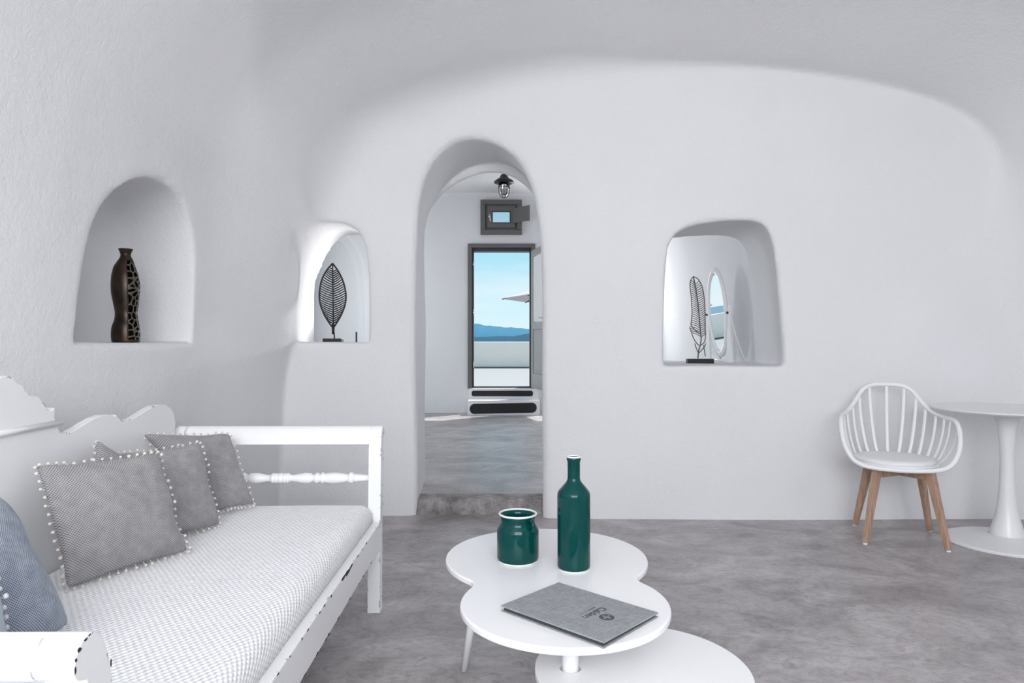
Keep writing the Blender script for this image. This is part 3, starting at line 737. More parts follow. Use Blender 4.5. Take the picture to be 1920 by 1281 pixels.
def arm(y_in, sgn, nm):
    """end of the settle; o is the distance outward from the inner face"""
    def Q(pts): return [(y_in+sgn*o, z) for o, z in pts]
    # front and rear posts with an outward curve
    post = [(-0.012, 0.378), (-0.006, 0.47), (0.0, 0.58), (0.006, 0.67), (0.017, 0.725), (0.032, 0.755), (0.05, 0.769), (0.068, 0.768), (0.080, 0.758), (0.088, 0.742), (0.087, 0.730), (0.078, 0.721),
            (0.064, 0.716), (0.058, 0.70), (0.056, 0.62), (0.050, 0.50), (0.040, 0.38), (0.036, 0.30), (0.034, 0.0), (-0.022, 0.0), (-0.022, 0.268)]
    head = [(p.x, p.y) for p in catmull([(o, z, 0) for o, z in post[3:13]], 4)]
    post = post[:3]+head+post[13:]
    for x0, x1 in ((-0.052, 0.0), (-DEP-0.02, -DEP+0.03)):
        b = B(); prism(b, Q(post), 'x', x0, x1); obj('post', b, M_SOFA, sofa, bevel=0.0012)
    roll = [(0.0108, 0.698)]+[p for p in head if p[1] > 0.7155 and (p[0], p[1]) != (0.006, 0.67)]+[(0.055, 0.708), (0.030, 0.698)]
    b = B(); prism(b, Q(roll), 'x', -DEP+0.02, -0.0515); o = obj('arm_rail', b, M_WHITE, sofa, bevel=0.0)
    b = B(); box(b, -DEP, 0-0.05, min(y_in-sgn*0.012, y_in+sgn*0.03), max(y_in-sgn*0.012, y_in+sgn*0.03), 0.268, 0.378); obj('end_rail', b, M_SOFA, sofa, bevel=0.003)
    # turned spindle
    half = [(0.0, 0.021), (0.006, 0.023), (0.010, 0.020), (0.013, 0.020), (0.018, 0.023), (0.023, 0.020), (0.026, 0.020), (0.031, 0.023), (0.036, 0.020), (0.040, 0.016), (0.05, 0.014), (0.07, 0.017), (0.10, 0.0235), (0.125, 0.022), (0.135, 0.015),
            (0.142, 0.016), (0.15, 0.024), (0.158, 0.024), (0.163, 0.017), (0.168, 0.017), (0.173, 0.024), (0.181, 0.024), (0.187, 0.018), (0.20, 0.0225), (0.225, 0.0245), (0.26, 0.0205), (0.28, 0.016), (0.285, 0.017),
            (0.290, 0.0245), (0.304, 0.0245), (0.309, 0.017), (0.32, 0.0175), (0.35, 0.0145), (0.38, 0.0125)]
    prof = [(r, -u) for u, r in half[::-1]]+[(r, u) for u, r in half[1:]]
    b = B(); lathe(b, [(0, prof[0][1])]+prof+[(0, prof[-1][1])], 20, 'x', c=(-DEP/2, y_in+sgn*0.026, 0.553)); obj('turned_spindle', b, M_WHITE, sofa, smooth=True)
arm(LEN, 1, 'far'); arm(0.0, -1, 'near')

# places where the paint has flaked off the front edges down to dark wood
M_BARE = plain('bare_dark_wood', (0.03, 0.024, 0.021), 0.8)
rc_ = random.Random(5); b = B()
def flake(y0, z0, ly, lz, side=1):
    n_ = 9; pts = []
    for k in range(n_):
        a = 2*PI*k/n_; q_ = rc_.uniform(0.55, 1.0)
        pts.append((y0+ly/2*math.cos(a)*q_, z0+lz/2*math.sin(a)*q_))
    prism(b, pts, 'x', -0.0005, 0.0006)
for d_, ly, lz in ((2.557, .03, .006), (2.403, .04, .006), (2.30, .06, .012), (2.25, .09, .018), (2.19, .07, .014), (2.03, .025, .010), (1.954, .03, .006), (1.904, .018, .007), (1.787, .02, .005), (1.736, .012, .007), (1.638, .016, .004), (2.48, .02, .004), (1.55, .02, .004)):
    flake(d_-0.9, 0.3755-lz*0.3, ly, lz)
for y_ in (0.72, 0.80, 0.86, 0.98, 1.07, 1.10, 1.22, 1.38, 1.52, 1.60, 1.75):
    flake(y_, 0.2705, rc_.uniform(.02, .05), rc_.uniform(.004, .008))
for o_, z_, l1, l2 in ((0.086, 0.737, .004, .010), (0.0845, 0.749, .004, .007), (0.078, 0.7585, .009, .006), (0.066, 0.7655, .009, .004), (0.058, 0.768, .005, .003), (0.0115, 0.712, .003, .012)):
    flake(-o_, z_, l1, l2)
for z_ in (0.74, 0.66, 0.63, 0.60, 0.52, 0.47, 0.44, 0.13, 0.05):
    flake(LEN+0.0555-(0.0 if z_ > 0.58 else 0.008 if z_ > 0.4 else 0.021), z_, .006, rc_.uniform(.008, .02))
ck = obj('paint_chips', b, M_BARE, sofa); ck['kind'] = 'stuff'; ck['label'] = 'dark patches of bare wood'

# mattress with waffle cover
b = B()
mx0, mx1, my0, my1, mz0, mz1, rr = -DEP+0.012, -0.030, 0.018, LEN-0.012, 0.379, 0.456, 0.045
nx, ny = 34, 80
bot = []; grid = []
def fillet(u, lo, hi, n):         # denser towards both ends
    return lo+(hi-lo)*(0.5-0.5*math.cos(PI*u/n))
for j in range(ny+1):
    row = []
    for i in range(nx+1):
        x_ = fillet(i, mx0, mx1, nx); y_ = fillet(j, my0, my1, ny)
        dx = max(0, rr-(x_-mx0), rr-(mx1-x_)); dy = max(0, rr-(y_-my0), rr-(my1-y_))
        q = min(1.0, math.hypot(dx, dy)/rr)
        z_ = mz1-(rr*(1-math.sqrt(max(0, 1-q*q))))*0.95
        z_ += 0.0035*math.sin(x_*9+y_*2.3)*math.sin(y_*5.1)+0.004*mnoise.noise(Vector((x_*4, y_*4, 1.3)))
        row.append(b.verts.new((x_, y_, z_)))
    grid.append(row)
for j in range(ny):
    for i in range(nx): b.faces.new((grid[j][i], grid[j][i+1], grid[j+1][i+1], grid[j+1][i]))
edge = [grid[0][i] for i in range(nx+1)]+[grid[j][nx] for j in range(1, ny+1)]+[grid[ny][i] for i in range(nx-1, -1, -1)]+[grid[j][0] for j in range(ny-1, 0, -1)]
low = [b.verts.new((v_.co.x, v_.co.y, mz0)) for v_ in edge]
for k in range(len(edge)): b.faces.new((edge[k], low[k], low[(k+1) % len(edge)], edge[(k+1) % len(edge)]))
b.faces.new(low[::-1])
uvl = b.loops.layers.uv.new('uv')
for f in b.faces:
    side = abs(f.normal.z) < 0.3 if f.normal.length else False
    for lp in f.loops:
        c = lp.vert.co; dz = mz1-c.z
        lp[uvl].uv = (c.x+(dz if c.x > mx1-rr else -dz if c.x < mx0+rr else 0), c.y+(dz if c.y > my1-rr else -dz if c.y < my0+rr else 0))
o = obj('mattress', b, M_WAFFLE, smooth=True); o.location = SO; o.rotation_euler = (0, 0, SR)
tag(o, 'white waffle weave seat mattress lying on the wooden settle', 'mattress')

# ------------------------------------------------------------------ cushions
def pillow(name, BL, BR, TR, TL, thick, mat, label, cat='cushion', group=None, pinch=0.07, poms=True, pom_r=0.0052, pmat=None, seed=0, n=30, exp=0.42, space=0.023):
    BL, BR, TR, TL = map(Vector, (BL, BR, TR, TL))
    c = (BL+BR+TR+TL)/4
    U = ((BR-BL)+(TR-TL)).normalized(); Wv = ((TL-BL)+(TR-BR)); Nn = U.cross(Wv).normalized()
    su = ((BR-BL).length+(TR-TL).length)/4; sw = ((TL-BL).length+(TR-BR).length)/4
    rnd = random.Random(seed); off = Vector((rnd.uniform(0, 9), rnd.uniform(0, 9), rnd.uniform(0, 9)))
    def P(s, t):
        rc = 1-0.045*(s*t)**8
        s2 = s*(1-pinch*(1-t*t))*rc; t2 = t*(1-pinch*(1-s*s))*rc
        a, b_ = (s2+1)/2, (t2+1)/2
        return (BL*(1-a)+BR*a)*(1-b_)+(TL*(1-a)+TR*a)*b_
    def H(s, t):
        h = thick*(max(0, (1-s*s))*max(0, (1-t*t)))**exp
        w = mnoise.noise(Vector((s*1.6, t*1.6, 0))+off)*0.012+mnoise.noise(Vector((s*4.5, t*4.5, 3))+off)*0.006
        return h+w*min(1, h/thick*2)
    def wob(s, t):
        e_ = max(abs(s), abs(t))**6
        return Nn*(mnoise.noise(Vector((s*2.2, t*2.2, 7))+off)*0.016*e_)
    b = B(); uvl = b.loops.layers.uv.new('uv'); uvd = {}
    def coord(i): return math.sin((i/n-0.5)*PI)*0.5+(i/n-0.5)
    top = [[None]*(n+1) for _ in range(n+1)]; bo = [[None]*(n+1) for _ in range(n+1)]
    for j in range(n+1):
        for i in range(n+1):
            s, t = coord(i), coord(j); p = P(s, t)+wob(s, t)-c; h = H(s, t)
            v1 = b.verts.new(p+Nn*h); top[j][i] = v1; uvd[v1] = (s*su, t*sw)
            if i in (0, n) or j in (0, n): bo[j][i] = v1
            else: v2 = b.verts.new(p-Nn*h*0.8); bo[j][i] = v2; uvd[v2] = (s*su, t*sw)
    for j in range(n):
        for i in range(n):
            b.faces.new((top[j][i], top[j][i+1], top[j+1][i+1], top[j+1][i]))
            b.faces.new((bo[j][i], bo[j+1][i], bo[j+1][i+1], bo[j][i+1]))
    for f in b.faces:
        for lp in f.loops: lp[uvl].uv = uvd[lp.vert]
    root = thing(name, label, cat, c, 0, group)
    obj('cover', b, mat, root, smooth=True)
    if poms:
        b = B(); per = 2*(2*su+2*sw); cnt = int(per/space)
        q = B()
        for k in range(cnt):
            u = 4*k/cnt; sd = int(u); f_ = (u-sd)*2-1
            s, t = [(f_, -1), (1, f_), (-f_, 1), (-1, -f_)][sd]
            base = P(s, t)+wob(s, t)-c
            out = (base-(P(s*0.9, t*0.9)-c)).normalized()
            tip = base+out*(0.009+rnd.uniform(-0.002, 0.003))+Nn*rnd.uniform(-0.004, 0.005)+Vector((0, 0, -0.002))
            r1 = pom_r*rnd.uniform(0.85, 1.15)
            bmesh.ops.create_icosphere(b, subdivisions=1, radius=r1, matrix=Matrix.Translation(tip))
            tube(b, [base, tip], 0.0012, 4, cap=False)
        pp = obj('pompom_trim', b, pmat or M_POM, root, smooth=True); pp['kind'] = 'stuff'; pp['label'] = 'cream pompom fringe'
        q.free()
    return root
pillow('scatter_cushion', at(125, 1108, 1.83), at(352, 1034, 2.18), at(300, 848, 2.14), at(62, 872, 1.90), 0.062, M_GREYC,
       'large front grey woven cushion with cream pompom edge, nearest of the greys', group='grey pompom cushions on the settle', seed=3)
pillow('scatter_cushion', at(262, 1030, 2.20), at(413, 985, 2.50), at(376, 829, 2.48), at(216, 850, 2.32), 0.06, M_GREYC,
       'middle grey pompom cushion half hidden by the largest grey cushion', group='grey pompom cushions on the settle', seed=5)
pillow('scatter_cushion', at(396, 965, 2.62), at(476, 946, 2.72), at(432, 812, 2.76), at(265, 812, 2.58), 0.055, M_GREYC,
       'furthest grey pompom cushion leaning by the far arm rail', group='grey pompom cushions on the settle', seed=8)
pillow('scatter_cushion', at(170, 960, 2.04), at(300, 1010, 2.30), at(292, 925, 2.40), at(181, 824, 2.23), 0.045, M_GREYC,
       'grey cushion corner peeking up behind the two front grey cushions', group='grey pompom cushions on the settle', seed=12, pinch=0.04)
pillow('scatter_cushion', (-1.13, 1.16, 0.465), (-1.025, 1.575, 0.468), (-1.19, 1.565, 0.782), (-1.27, 1.16, 0.80), 0.115, M_BLUEC,
       'blue grey woven cushion at the left picture edge', poms=False, seed=21, pinch=0.03, exp=0.36)
pillow('scatter_cushion', (-0.98, 0.94, 0.465), (-0.905, 1.30, 0.47), (-1.02, 1.30, 0.735), (-1.09, 0.95, 0.76), 0.06, M_PALEBLUE,
       'pale blue cushion with pompom edge in front of the blue grey cushion', seed=23, pom_r=0.0065, pmat=M_POM2, space=0.02)

# ------------------------------------------------------------------ coffee table
TZ = 0.42; LZ = 0.275
ct = thing('coffee_table', 'white lacquered two-level coffee table with cloud-shaped top', 'table', (0.13, 2.06, 0))
o0 = Vector((0.13, 2.06, 0))
def blob():
    c1, r1, c2, r2 = (0.113, 2.262), 0.331, (0.143, 1.862), 0.284
    g = []
    # sample the smooth union of the two discs along rays from the middle
    mid = (0.128, 2.03)
    for k in range(144):
        a = 2*PI*k/144; dx, dy = math.cos(a), math.sin(a); lo, hi = 0.0, 0.8
        for _ in range(30):
            m_ = (lo+hi)/2; x_, y_ = mid[0]+dx*m_, mid[1]+dy*m_
            d_a = math.hypot(x_-c1[0], y_-c1[1])-r1; d_b = math.hypot(x_-c2[0], y_-c2[1])-r2
            h = max(0.045-abs(d_a-d_b), 0)/0.045
            d_ = min(d_a, d_b)-h*h*0.045/4
            if d_ < 0: lo = m_
            else: hi = m_
        g.append((mid[0]+dx*lo-o0.x, mid[1]+dy*lo-o0.y))
    return g
b = B(); prism(b, blob(), 'z', TZ-0.019, TZ); obj('table_top', b, M_WHITE, ct, bevel=0.005, seg=3)
lc = (0.34-o0.x, 1.785-o0.y); pc = (0.153-o0.x, 1.79-o0.y)
b = B(); n = 96
outr = [(lc[0]+0.28*math.cos(2*PI*k/n), lc[1]+0.28*math.sin(2*PI*k/n)) for k in range(n)]
inr = [(pc[0]+0.0275*math.cos(2*PI*k/n), pc[1]+0.0275*math.sin(2*PI*k/n)) for k in range(n)]
vv = [[b.verts.new((x_, y_, z_)) for x_, y_ in ps] for ps, z_ in ((outr, LZ), (outr, LZ-0.019), (inr, LZ-0.019), (inr, LZ))]
# start both rings at matching bearings by using the same angle about each centre
for A_, C2 in zip(vv, vv[1:]+vv[:1]):
    for k in range(n): b.faces.new((A_[k], A_[(k+1) % n], C2[(k+1) % n], C2[k]))
obj('lower_top', b, M_WHITE, ct, bevel=0.004, seg=3)
b = B(); lathe(b, [(0, 0), (0.0215, 0), (0.0215, TZ-0.019), (0, TZ-0.019)], 24, c=(pc[0], pc[1], 0)); obj('post', b, M_WHITE, ct, smooth=False, bevel=0.001)
for tx, ty, bx, by, zt in ((-0.10, 2.31, -0.165, 2.345, TZ), (0.32, 2.38, 0.385, 2.43, TZ), (0.42, 1.92, 0.50, 1.96, LZ), (0.42, 1.62, 0.46, 1.56, LZ), (0.14, 2.50, 0.15, 2.56, TZ)):
    b = B(); tube(b, [(bx-o0.x, by-o0.y, 0.0), (tx-o0.x, ty-o0.y, zt-0.018)], [0.0115, 0.019], 16); obj('leg', b, M_WHITE, ct, smooth=True)

# jar
t = thing('ceramic_jar', 'short dark green glazed jar with white rim and tiny ear handle', 'jar', (0.019, 2.212, TZ))
b = B(); jp = [(0, 0.003), (0.060, 0.003), (0.0665, 0.008), (0.068, 0.014), (0.068, 0.098), (0.067, 0.104), (0.060, 0.117), (0.0565, 0.123), (0.0545, 0.132), (0.056, 0.142), (0.060, 0.150),
               (0.056, 0.151), (0.052, 0.143), (0.0505, 0.132), (0.054, 0.12), (0.062, 0.10), (0.063, 0.02), (0.055, 0.012), (0, 0.012)]
lathe(b, jp, 48); obj('body', b, M_GREEN, t, smooth=True)
b = B(); lathe(b, [(0.056, 0.1505), (0.0605, 0.149), (0.0632, 0.1520), (0.0615, 0.1555), (0.0575, 0.1555), (0.0555, 0.1525), (0.056, 0.1505)], 48); obj('rim', b, M_GLAZEW, t, smooth=True)
b = B(); lathe(b, [(0, 0), (0.062, 0), (0.0645, 0.003), (0.063, 0.0065), (0, 0.005)], 48); obj('foot_ring', b, M_GLAZEW, t, smooth=True)
ha = math.radians(-52); hd = Vector((math.cos(ha), math.sin(ha), 0))
b = B(); tube(b, catmull([hd*0.056+Vector((0, 0, 0.138)), hd*0.070+Vector((0, 0, 0.141)), hd*0.079+Vector((0, 0, 0.130)), hd*0.076+Vector((0, 0, 0.115)), hd*0.064+Vector((0, 0, 0.106))], 5), 0.0055, 10, up=hd.cross(Vector((0, 0, 1)))); obj('ear_handle', b, M_GREEN, t, smooth=True)
# bottle
t = thing('ceramic_bottle', 'tall dark green glazed bottle with narrow neck and white lip', 'bottle', (0.193, 2.133, TZ))
b = B(); bp = [(0, 0.003), (0.046, 0.003), (0.0505, 0.007), (0.0515, 0.013), (0.0515, 0.228), (0.0508, 0.236), (0.048, 0.243), (0.036, 0.258), (0.025, 0.270), (0.0205, 0.278), (0.0195, 0.286), (0.0195, 0.336), (0.0218, 0.3385),
               (0.0222, 0.345), (0.0205, 0.349), (0.0165, 0.349), (0.016, 0.33), (0.016, 0.285), (0.030, 0.255), (0.046, 0.23), (0.047, 0.02), (0, 0.015)]
lathe(b, bp, 48); obj('body', b, M_GREEN, t, smooth=True)
b = B(); lathe(b, [(0.0175, 0.3485), (0.0218, 0.3475), (0.0222, 0.3505), (0.0205, 0.3525), (0.0180, 0.3520), (0.0175, 0.3485)], 40); obj('lip', b, M_GLAZEW, t, smooth=True)
b = B(); lathe(b, [(0, 0), (0.047, 0), (0.0495, 0.003), (0.048, 0.0055), (0, 0.004)], 40); obj('foot_ring', b, M_GLAZEW, t, smooth=True)

# menu folder
e1 = Vector((0.72, -0.694, 0)).normalized(); e2 = Vector((0.694, 0.72, 0)).normalized()
zt = TZ+0.016
def onz(px, py, z_):
    d = FPX*(CAM_H-z_)/(py-640.5); return Vector(((px-960)*d/FPX, d, 0))
c1, c2, c3, c4 = onz(938, 1137, zt), onz(1048, 1089, zt), onz(1230, 1147, zt), onz(1137, 1204, zt)
mc = (c1+c2+c3+c4)/4
e1 = ((c3-c2)+(c4-c1)).normalized(); e2 = (Vector((0, 0, 1)).cross(e1)).normalized()
L1 = ((c3-c2).length+(c4-c1).length)/2; L2_ = ((c2-c1).length+(c3-c4).length)/2
fold = thing('menu_folder', 'grey linen-bound folder with dark printed emblem lying on the coffee table', 'folder', (mc.x, mc.y, TZ), math.atan2(e1.y, e1.x))
def slab(z0, z1, dx=0.0, dy=0.0, tilt=0.0):
    b = B(); box(b, -L1/2+dx, L1/2+dx, -L2_/2+dy, L2_/2+dy, z0, z1)
    for v_ in b.verts: v_.co.z += tilt*(L2_/2-v_.co.y)/L2_
    return b
obj('back_cover', slab(0.0, 0.003), M_LINEN, fold, bevel=0.0008)
b = B(); box(b, -L1/2+0.006, L1/2-0.006, -L2_/2+0.006, L2_/2-0.004, 0.003, 0.0085)
obj('pages', b, plain('dark_pages', (0.05, 0.052, 0.056), 0.8), fold)
obj('front_cover', slab(0.0095, 0.0135, 0.0, 0.0, 0.003), M_LINEN, fold, bevel=0.0008)
inv = Matrix.Rotation(-math.atan2(e1.y, e1.x), 4, 'Z')
def loc(px, py): return inv @ (onz(px, py, zt)-mc)
def topz(y): return 0.0135+0.003*(L2_/2-y)/L2_
lg = loc(1137.5, 1157); tcn = loc(1113, 1149.5); tcs = loc(1097.5, 1147)
# emblem: a dark disc with a pale four-armed flower
b = B(); prism(b, [(lg.x+0.0195*math.cos(2*PI*k/40), lg.y+0.0195*math.sin(2*PI*k/40)) for k in range(40)], 'z', topz(lg.y)-0.001, topz(lg.y)+0.0004); em = obj('emblem', b, M_PRINT, fold)
b = B()
for k in range(4):
    a = PI/2*k
    petal = [(0.0015, -0.0010), (0.006, -0.0024), (0.011, -0.0026), (0.0132, 0.0), (0.011, 0.0026), (0.006, 0.0024), (0.0015, 0.0010)]
    prism(b, [(lg.x+u*math.cos(a)-v_*math.sin(a), lg.y+u*math.sin(a)+v_*math.cos(a)) for u, v_ in petal], 'z', topz(lg.y), topz(lg.y)+0.0008)
obj('emblem_flower', b, M_LINEN, fold)
def text_obj(body, size, cx, cy, rot, z_, mat, name, parent, bold=0.0):
    cu = bpy.data.curves.new(name, 'FONT'); cu.body = body; cu.size = size; cu.extrude = 0.0002; cu.offset = bold
    cu.align_x = 'CENTER'; cu.align_y = 'CENTER'
    tmp = bpy.data.objects.new('tmp', cu); COL.objects.link(tmp)
    dg = bpy.context.evaluated_depsgraph_get(); me = bpy.data.meshes.new_from_object(tmp.evaluated_get(dg))
    bpy.data.objects.remove(tmp)
    o = link(name, me, mat, parent); o.location = (cx, cy, z_); o.rotation_euler = (0, 0, rot)
    return o
# the words run across the short side, their tops towards the emblem
text_obj('Caldera', 0.0300, tcn.x, tcn.y, -PI/2, topz(tcn.y)+0.0003, M_PRINT, 'lettering', fold, 0.0006)
b = B(); rr_ = random.Random(4); y_ = 0.041
while y_ > -0.041:                 # second line, too small in the photograph to read: short strokes
    w_ = rr_.uniform(0.003, 0.0055); box(b, tcs.x-0.0018+rr_.uniform(-.0005, .0005), tcs.x+0.0014, tcs.y+y_-w_, tcs.y+y_, topz(tcs.y)-0.001, topz(tcs.y)+0.0003); y_ -= w_+rr_.choice((0.0018, 0.0018, 0.005))
sm = obj('small_print', b, M_PRINT, fold); sm['kind'] = 'stuff'

# ------------------------------------------------------------------ tulip table
t = thing('pedestal_table', 'round white tulip-foot table at the right edge beside the slatted armchair', 'table', (2.785, 3.84, 0))
b = B(); lathe(b, [(0, 0.729), (0.30, 0.731), (0.352, 0.739), (0.370, 0.748), (0.3715, 0.752), (0.368, 0.755), (0, 0.755)], 72); obj('table_top', b, M_TULIP, t, smooth=True)
for f in t.children[0].data.polygons: f.use_smooth = abs(f.normal.z) < 0.999
b = B(); pr = catmull([(0.0, 0.0, 0), (0.294, 0.0, 0), (0.2955, 0.006, 0), (0.285, 0.012, 0), (0.22, 0.020, 0), (0.14, 0.032, 0), (0.088, 0.045, 0)], 4)
lathe(b, [(max(p.x, 0), p.y) for p in pr], 64); obj('foot', b, M_TULIP, t, smooth=True)
b = B(); pr = catmull([(0.086, 0.042, 0), (0.080, 0.07, 0), (0.063, 0.13, 0), (0.050, 0.20, 0), (0.041, 0.29, 0), (0.037, 0.38, 0), (0.036, 0.46, 0), (0.039, 0.55, 0), (0.046, 0.64, 0), (0.060, 0.70, 0), (0.078, 0.731, 0)], 4)
lathe(b, [(p.x, p.y) for p in pr], 48); obj('stem', b, M_TULIP, t, smooth=True)

# ------------------------------------------------------------------ armchair (local: -y is the front)
CC = Vector((2.223, 3.925, 0)); CR = math.radians(-19.5)
t = thing('slatted_armchair', 'white open-slat shell armchair on four beech legs, left of the tulip table', 'chair', CC, CR)
SZ = 0.44
halfrim = [(0.0, 0.245, 0.868), (0.085, 0.242, 0.864), (0.145, 0.228, 0.835), (0.18, 0.208, 0.79), (0.215, 0.175, 0.744), (0.252, 0.115, 0.712), (0.285, 0.04, 0.700), (0.306, -0.04, 0.696), (0.318, -0.10, 0.678),
           (0.320, -0.145, 0.62), (0.308, -0.178, 0.55), (0.277, -0.202, 0.487), (0.23, -0.222, 0.45), (0.15, -0.235, 0.434), (0.0, -0.24, 0.428)]
halfrim = [(x_*0.91, y_, z_) for x_, y_, z_ in halfrim]
loop = halfrim+[(-x_, y_, z_) for x_, y_, z_ in halfrim[-2:0:-1]]
rim = catmull(loop, 5, closed=True)
b = B(); tube(b, rim, 0.0128, 10, closed=True); obj('rim', b, M_PLASTIC, t, smooth=True)
def rim_at(target_u, side):        # walk the rim from the back top to its front
    pts = catmull([(side*x_, y_, z_) for x_, y_, z_ in halfrim], 8)
    acc = [0]
    for p, q in zip(pts, pts[1:]): acc.append(acc[-1]+(q-p).length)
    for i in range(len(acc)-1):
        if acc[i+1] >= target_u: 
            f_ = (target_u-acc[i])/(acc[i+1]-acc[i]); return pts[i].lerp(pts[i+1], f_)
    return pts[-1]
sx, sy_, syc = 0.215, 0.200, 0.0
def seat_at(a): return Vector((sx*math.sin(a), syc+sy_*math.cos(a), SZ+0.004))
specs = [(0.0, 0.0)]+[(u, a) for u, a in ((0.095, 14), (0.178, 28), (0.262, 42), (0.350, 56), (0.425, 70), (0.490, 84), (0.600, 99))]
for i, (u, a) in enumerate(specs):
    for side in ((1,) if i == 0 else (1, -1)):
        tp = rim_at(u, side); bt = seat_at(side*math.radians(a))
        h_ = tp.z-bt.z
        outw = Vector((tp.x-bt.x, tp.y-bt.y, 0))
        m1 = bt+outw*0.38+Vector((0, 0, h_*0.18)); m2 = bt+outw*0.80+Vector((0, 0, h_*0.58))
        rad = Vector((bt.x, bt.y, 0)).normalized()
        b = B(); tube(b, catmull([bt, m1, m2, tp], 6), [0.0105]*19, 8, flat=0.55, up=rad); obj('slat', b, M_PLASTIC, t, smooth=True)
b = B(); n = 48
def el(s, z_, dy=0.0): return [b.verts.new((sx*s*math.sin(2*PI*k/n)*1.0, syc+dy+(sy_*s*math.cos(2*PI*k/n))*(1.12 if math.cos(2*PI*k/n) < 0 else 1.0), z_)) for k in range(n)]
R_ = [el(0.55, SZ-0.032), el(0.95, SZ-0.016), el(1.06, SZ-0.002), el(1.04, SZ+0.008), el(0.9, SZ+0.006)]
for A_, C2 in zip(R_, R_[1:]):
    for k in range(n): b.faces.new((A_[k], A_[(k+1) % n], C2[(k+1) % n], C2[k]))
b.faces.new(R_[0]); b.faces.new(R_[-1][::-1]); obj('seat_shell', b, M_PLASTIC, t, smooth=True)
b = B(); R_ = [el(0.94, SZ+0.004), el(0.985, SZ+0.012), el(0.99, SZ+0.020), el(0.95, SZ+0.028), el(0.85, SZ+0.0315), el(0.5, SZ+0.0335)]
for A_, C2 in zip(R_, R_[1:]):
    for k in range(n): b.faces.new((A_[k], A_[(k+1) % n], C2[(k+1) % n], C2[k]))
b.faces.new(R_[0]); b.faces.new(R_[-1][::-1]); obj('seat_cushion', b, M_CUSH, t, smooth=True)
for c_ in t.children: c_.location.x = -0.022
def bar(bm, p0, p1, w0, d0, w1, d1, ref):
    p0, p1 = Vector(p0), Vector(p1); ax = (p1-p0).normalized(); s1 = ax.cross(Vector(ref)).normalized(); s2 = ax.cross(s1)
    q = []
    for p, w_, d_ in ((p0, w0, d0), (p1, w1, d1)):
        q.append([bm.verts.new(p+s1*w_*a+s2*d_*c) for a, c in ((-1, -1), (1, -1), (1, 1), (-1, 1))])
    bm.faces.new(q[0][::-1]); bm.faces.new(q[1])
    for k in range(4): bm.faces.new((q[0][k], q[0][(k+1) % 4], q[1][(k+1) % 4], q[1][k]))
for a_, c_ in ((-1, -1), (1, -1), (1, 1), (-1, 1)):
    top = (a_*0.128, c_*0.125, SZ-0.018); bot = (a_*0.200, c_*0.205, 0.008)
    b = B(); bar(b, top, bot, 0.024, 0.017, 0.0145, 0.0125, (a_, -c_, 0)); lg_ = obj('leg', b, M_WOOD, t, bevel=0.004)
    b = B(); lathe(b, [(0, 0), (0.010, 0), (0.012, 0.004), (0.011, 0.010), (0, 0.012)], 12, c=(a_*0.2005, c_*0.2055, 0)); obj('glide', b, M_PLASTIC, lg_)
for a_ in (-1, 1):
    b = B(); bar(b, (-0.13, -0.127*a_, SZ-0.052), (0.13, 0.127*a_, SZ-0.052), 0.011, 0.026, 0.011, 0.026, (0, 0, 1)); obj('cross_brace', b, M_WOOD, t, bevel=0.003)
b = B(); lathe(b, [(0, SZ-0.075), (0.012, SZ-0.075), (0.012, SZ-0.03), (0.09, SZ-0.028), (0.09, SZ-0.02), (0, SZ-0.02)], 20); obj('mount_plate', b, M_GREYF, t)

# ------------------------------------------------------------------ bronze vase in the left niche
VX, VY, VZ = -1.68, 2.97, 1.124
sc_ = 0.0003836*VY/2.86
t = thing('bronze_vase', 'tall wavy dark bronze vase with pierced lattice side in the left niche', 'vase', (VX, VY, VZ), math.radians(18))
prof = [(1175, 138, 303), (1165, 148, 303), (1150, 152, 302), (1080, 156, 301), (1000, 148, 302), (930, 128, 307), (850, 118, 306), (750, 135, 305), (650, 150, 300), (550, 157, 300), (450, 146, 296), (400, 133, 294),
        (350, 115, 291), (300, 90, 298), (260, 66, 302), (235, 54, 301), (215, 50, 300), (190, 57, 300), (165, 70, 300), (150, 76, 301)]
hts = [((1178-y_)*sc_, r*sc_*0.87, (c-302)*sc_) for y_, r, c in prof]
pp = catmull([(r, h, c) for h, r, c in hts], 6)
nz = len(pp); na = 96
def vring(p, k, dr=0.0):
    a = 2*PI*k/na; r = p.x+dr
    # slightly lens-shaped section with a soft vertical ridge
    f = 1+0.10*math.cos(2*(a))+0.0
    return (r*math.cos(a)+p.z, r*math.sin(a)*0.86, p.y)
# the pierced part covers the quarter that faces the camera's right
k0, k1 = int(na*(292/360)), int(na*(385/360))
def is_lat(k): 
    kk = k if k >= k0 else k+na
    return k0 <= kk < k1
lat_z = (0.015, (1178-285)*sc_)
b = B(); vm = [[b.verts.new(vring(p, k)) for k in range(na)] for p in pp]
cells = []
rv = random.Random(11)
for j in range(15):
    for i in range(3): cells.append(((i+0.5+rv.uniform(-.4, .4))*(k1-k0)/3+k0, (j+0.5+rv.uniform(-.4, .4))*0.39/15))
body_f = []; lat = B(); 
sub_ = 4
for j in range(nz-1):
    for k in range(na):
        zc_ = (pp[j].y+pp[j+1].y)/2
        if is_lat(k) and lat_z[0] < zc_ < lat_z[1]: continue
        b.faces.new((vm[j][k], vm[j][(k+1) % na], vm[j+1][(k+1) % na], vm[j+1][k]))
b.faces.new(vm[0][::-1])
o = obj('body', b, M_BRONZE, t, smooth=True); s_ = o.modifiers.new('solid', 'SOLIDIFY'); s_.thickness = 0.003; s_.offset = -1
